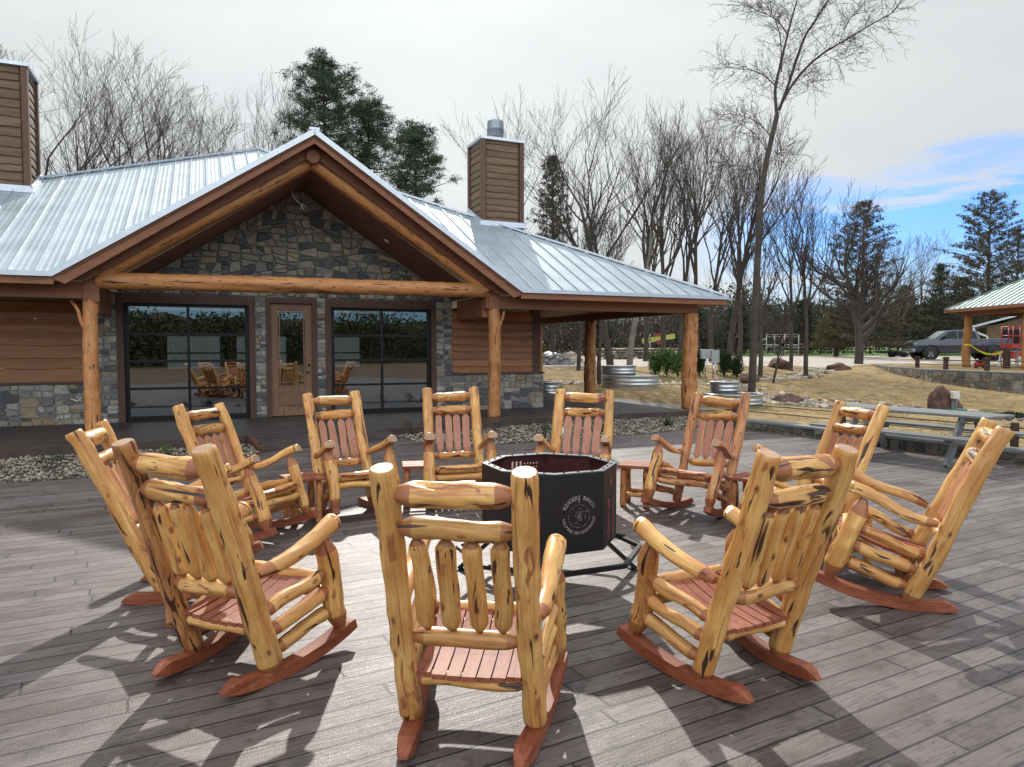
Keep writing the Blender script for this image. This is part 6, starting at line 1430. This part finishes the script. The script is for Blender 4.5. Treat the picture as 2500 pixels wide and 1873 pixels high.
# red scissor lift
x, y = px2(2478, 43), 43; sl_ = empty('scissor_lift', (x+.6, y, hgt(min(x, 37), y)), R(4), 'red scissor lift platform behind the pavilion posts', 'scissor lift')
mb = MB()
for sx_ in (-1.2, -.75, .2, 1.2):
    for q in (-.45, .45): mb.tube([(sx_, q, .95), (sx_, q, 2.15)], .03, 6)
for zz in (2.15, 1.6):
    for q in (-.45, .45): mb.tube([(-1.2, q, zz), (1.2, q, zz)], .03, 6)
    mb.tube([(-1.2, -.45, zz), (-1.2, .45, zz)], .03, 6)
mb.build('guard_rail', redp, sl_); mb = MB(); mb.box((0, 0, .98), (2.5, .95, .26)); mb.box((0, 0, .45), (2.2, .9, .35)); mb.build('platform', redp, sl_)
mb = MB()
for q in (-1, 1): mb.bar((-.9, q*.3, .6), (.9, q*.3, .88), .06, .06); mb.bar((-.9, q*.3, .88), (.9, q*.3, .6), .06, .06)
mb.build('scissor_arms', M['galv'], sl_)
for s_ in (-.8, .8): mb = MB(); mb.lathe([(0, -.06), (.17, -.06), (.17, .06), (0, .06)], 18); o = mb.build('wheel', simple('white_wheel%d' % int(s_*10), (.4, .4, .38), .6), sl_); o.location = (s_, -.5, .17); o.rotation_euler = (R(90), 0, 0)
# workshop with gutter
Y = 52; x = px2(2378, Y); ws = empty('workshop', (x, Y, hgt(36, 52)), R(-34), 'brown timber workshop with a pale metal eave and white downspout behind the pickup', 'workshop')
mb = MB(); mb.prism([(.7, 0, 0), (9, 0, 0), (9, 0, 2.9), (6, 0, 3.7), (.7, 0, 2.3)], (0, 6, 0)); mb.build('wall', M['chsiding'], ws)
mb = MB(); mb.prism([(-.2, -.6, 2.22), (5.6, -.6, 3.86), (5.6, -.6, 4.0), (-.2, -.6, 2.36)], (0, 7, 0)); mb.prism([(5.6, -.6, 3.86), (11, -.6, 2.3), (11, -.6, 2.44), (5.6, -.6, 4.0)], (0, 7, 0)); mb.build('roof', M['flash'], ws)
mb = MB(); mb.tube([(-.1, -.5, 2.2), (-.05, -.5, 2.0), (.35, -.3, 1.75), (.72, -.1, 1.6), (.8, -.1, 1.3), (.8, -.1, 0)], .07, 8); mb.build('downspout', simple('white_downspout', (.65, .65, .62), .5), ws)
mb = MB(); mb.box((2.2, -.03, 1.1), (1.1, .05, 1.9)); mb.box((4.6, -.03, 1.2), (2.6, .05, 2.1)); mb.build('opening', M['black'], ws)
#@@TUFTS
rn = random.Random(5); mb = MB(); cnt = 0
while cnt < 26000:
    y = 12.5+17*rn.random()**1.3; x = rn.uniform(.0, 22)
    tb = -(x-BX)*math.sin(TH)+(y-BY)*math.cos(TH); sb = (x-BX)*math.cos(TH)+(y-BY)*math.sin(TH); cnt += 1
    if sb < 14.6 and tb < 9.5: continue
    z = hgt(x, y)
    if z < -.1 or noise.noise(Vector((x*.9, y*.9, 7))) < -.25*rn.random(): continue
    for _ in range(3):
        a = rn.uniform(0, 6.28); h = rn.uniform(.02, .055); w = .006; dx, dy = math.cos(a)*w, math.sin(a)*w; ox, oy = rn.gauss(0, .03), rn.gauss(0, .03)
        mb.add([(x+ox-dx, y+oy-dy, z), (x+ox+dx, y+oy+dy, z), (x+ox+rn.gauss(0, .02), y+oy+rn.gauss(0, .02), z+h)], [(0, 1, 2)])
tag(mb.build('grass_tufts', leafmat('dry_grass_blades', (.22, .17, .085), (.42, .33, .19), .5)), kind='stuff')
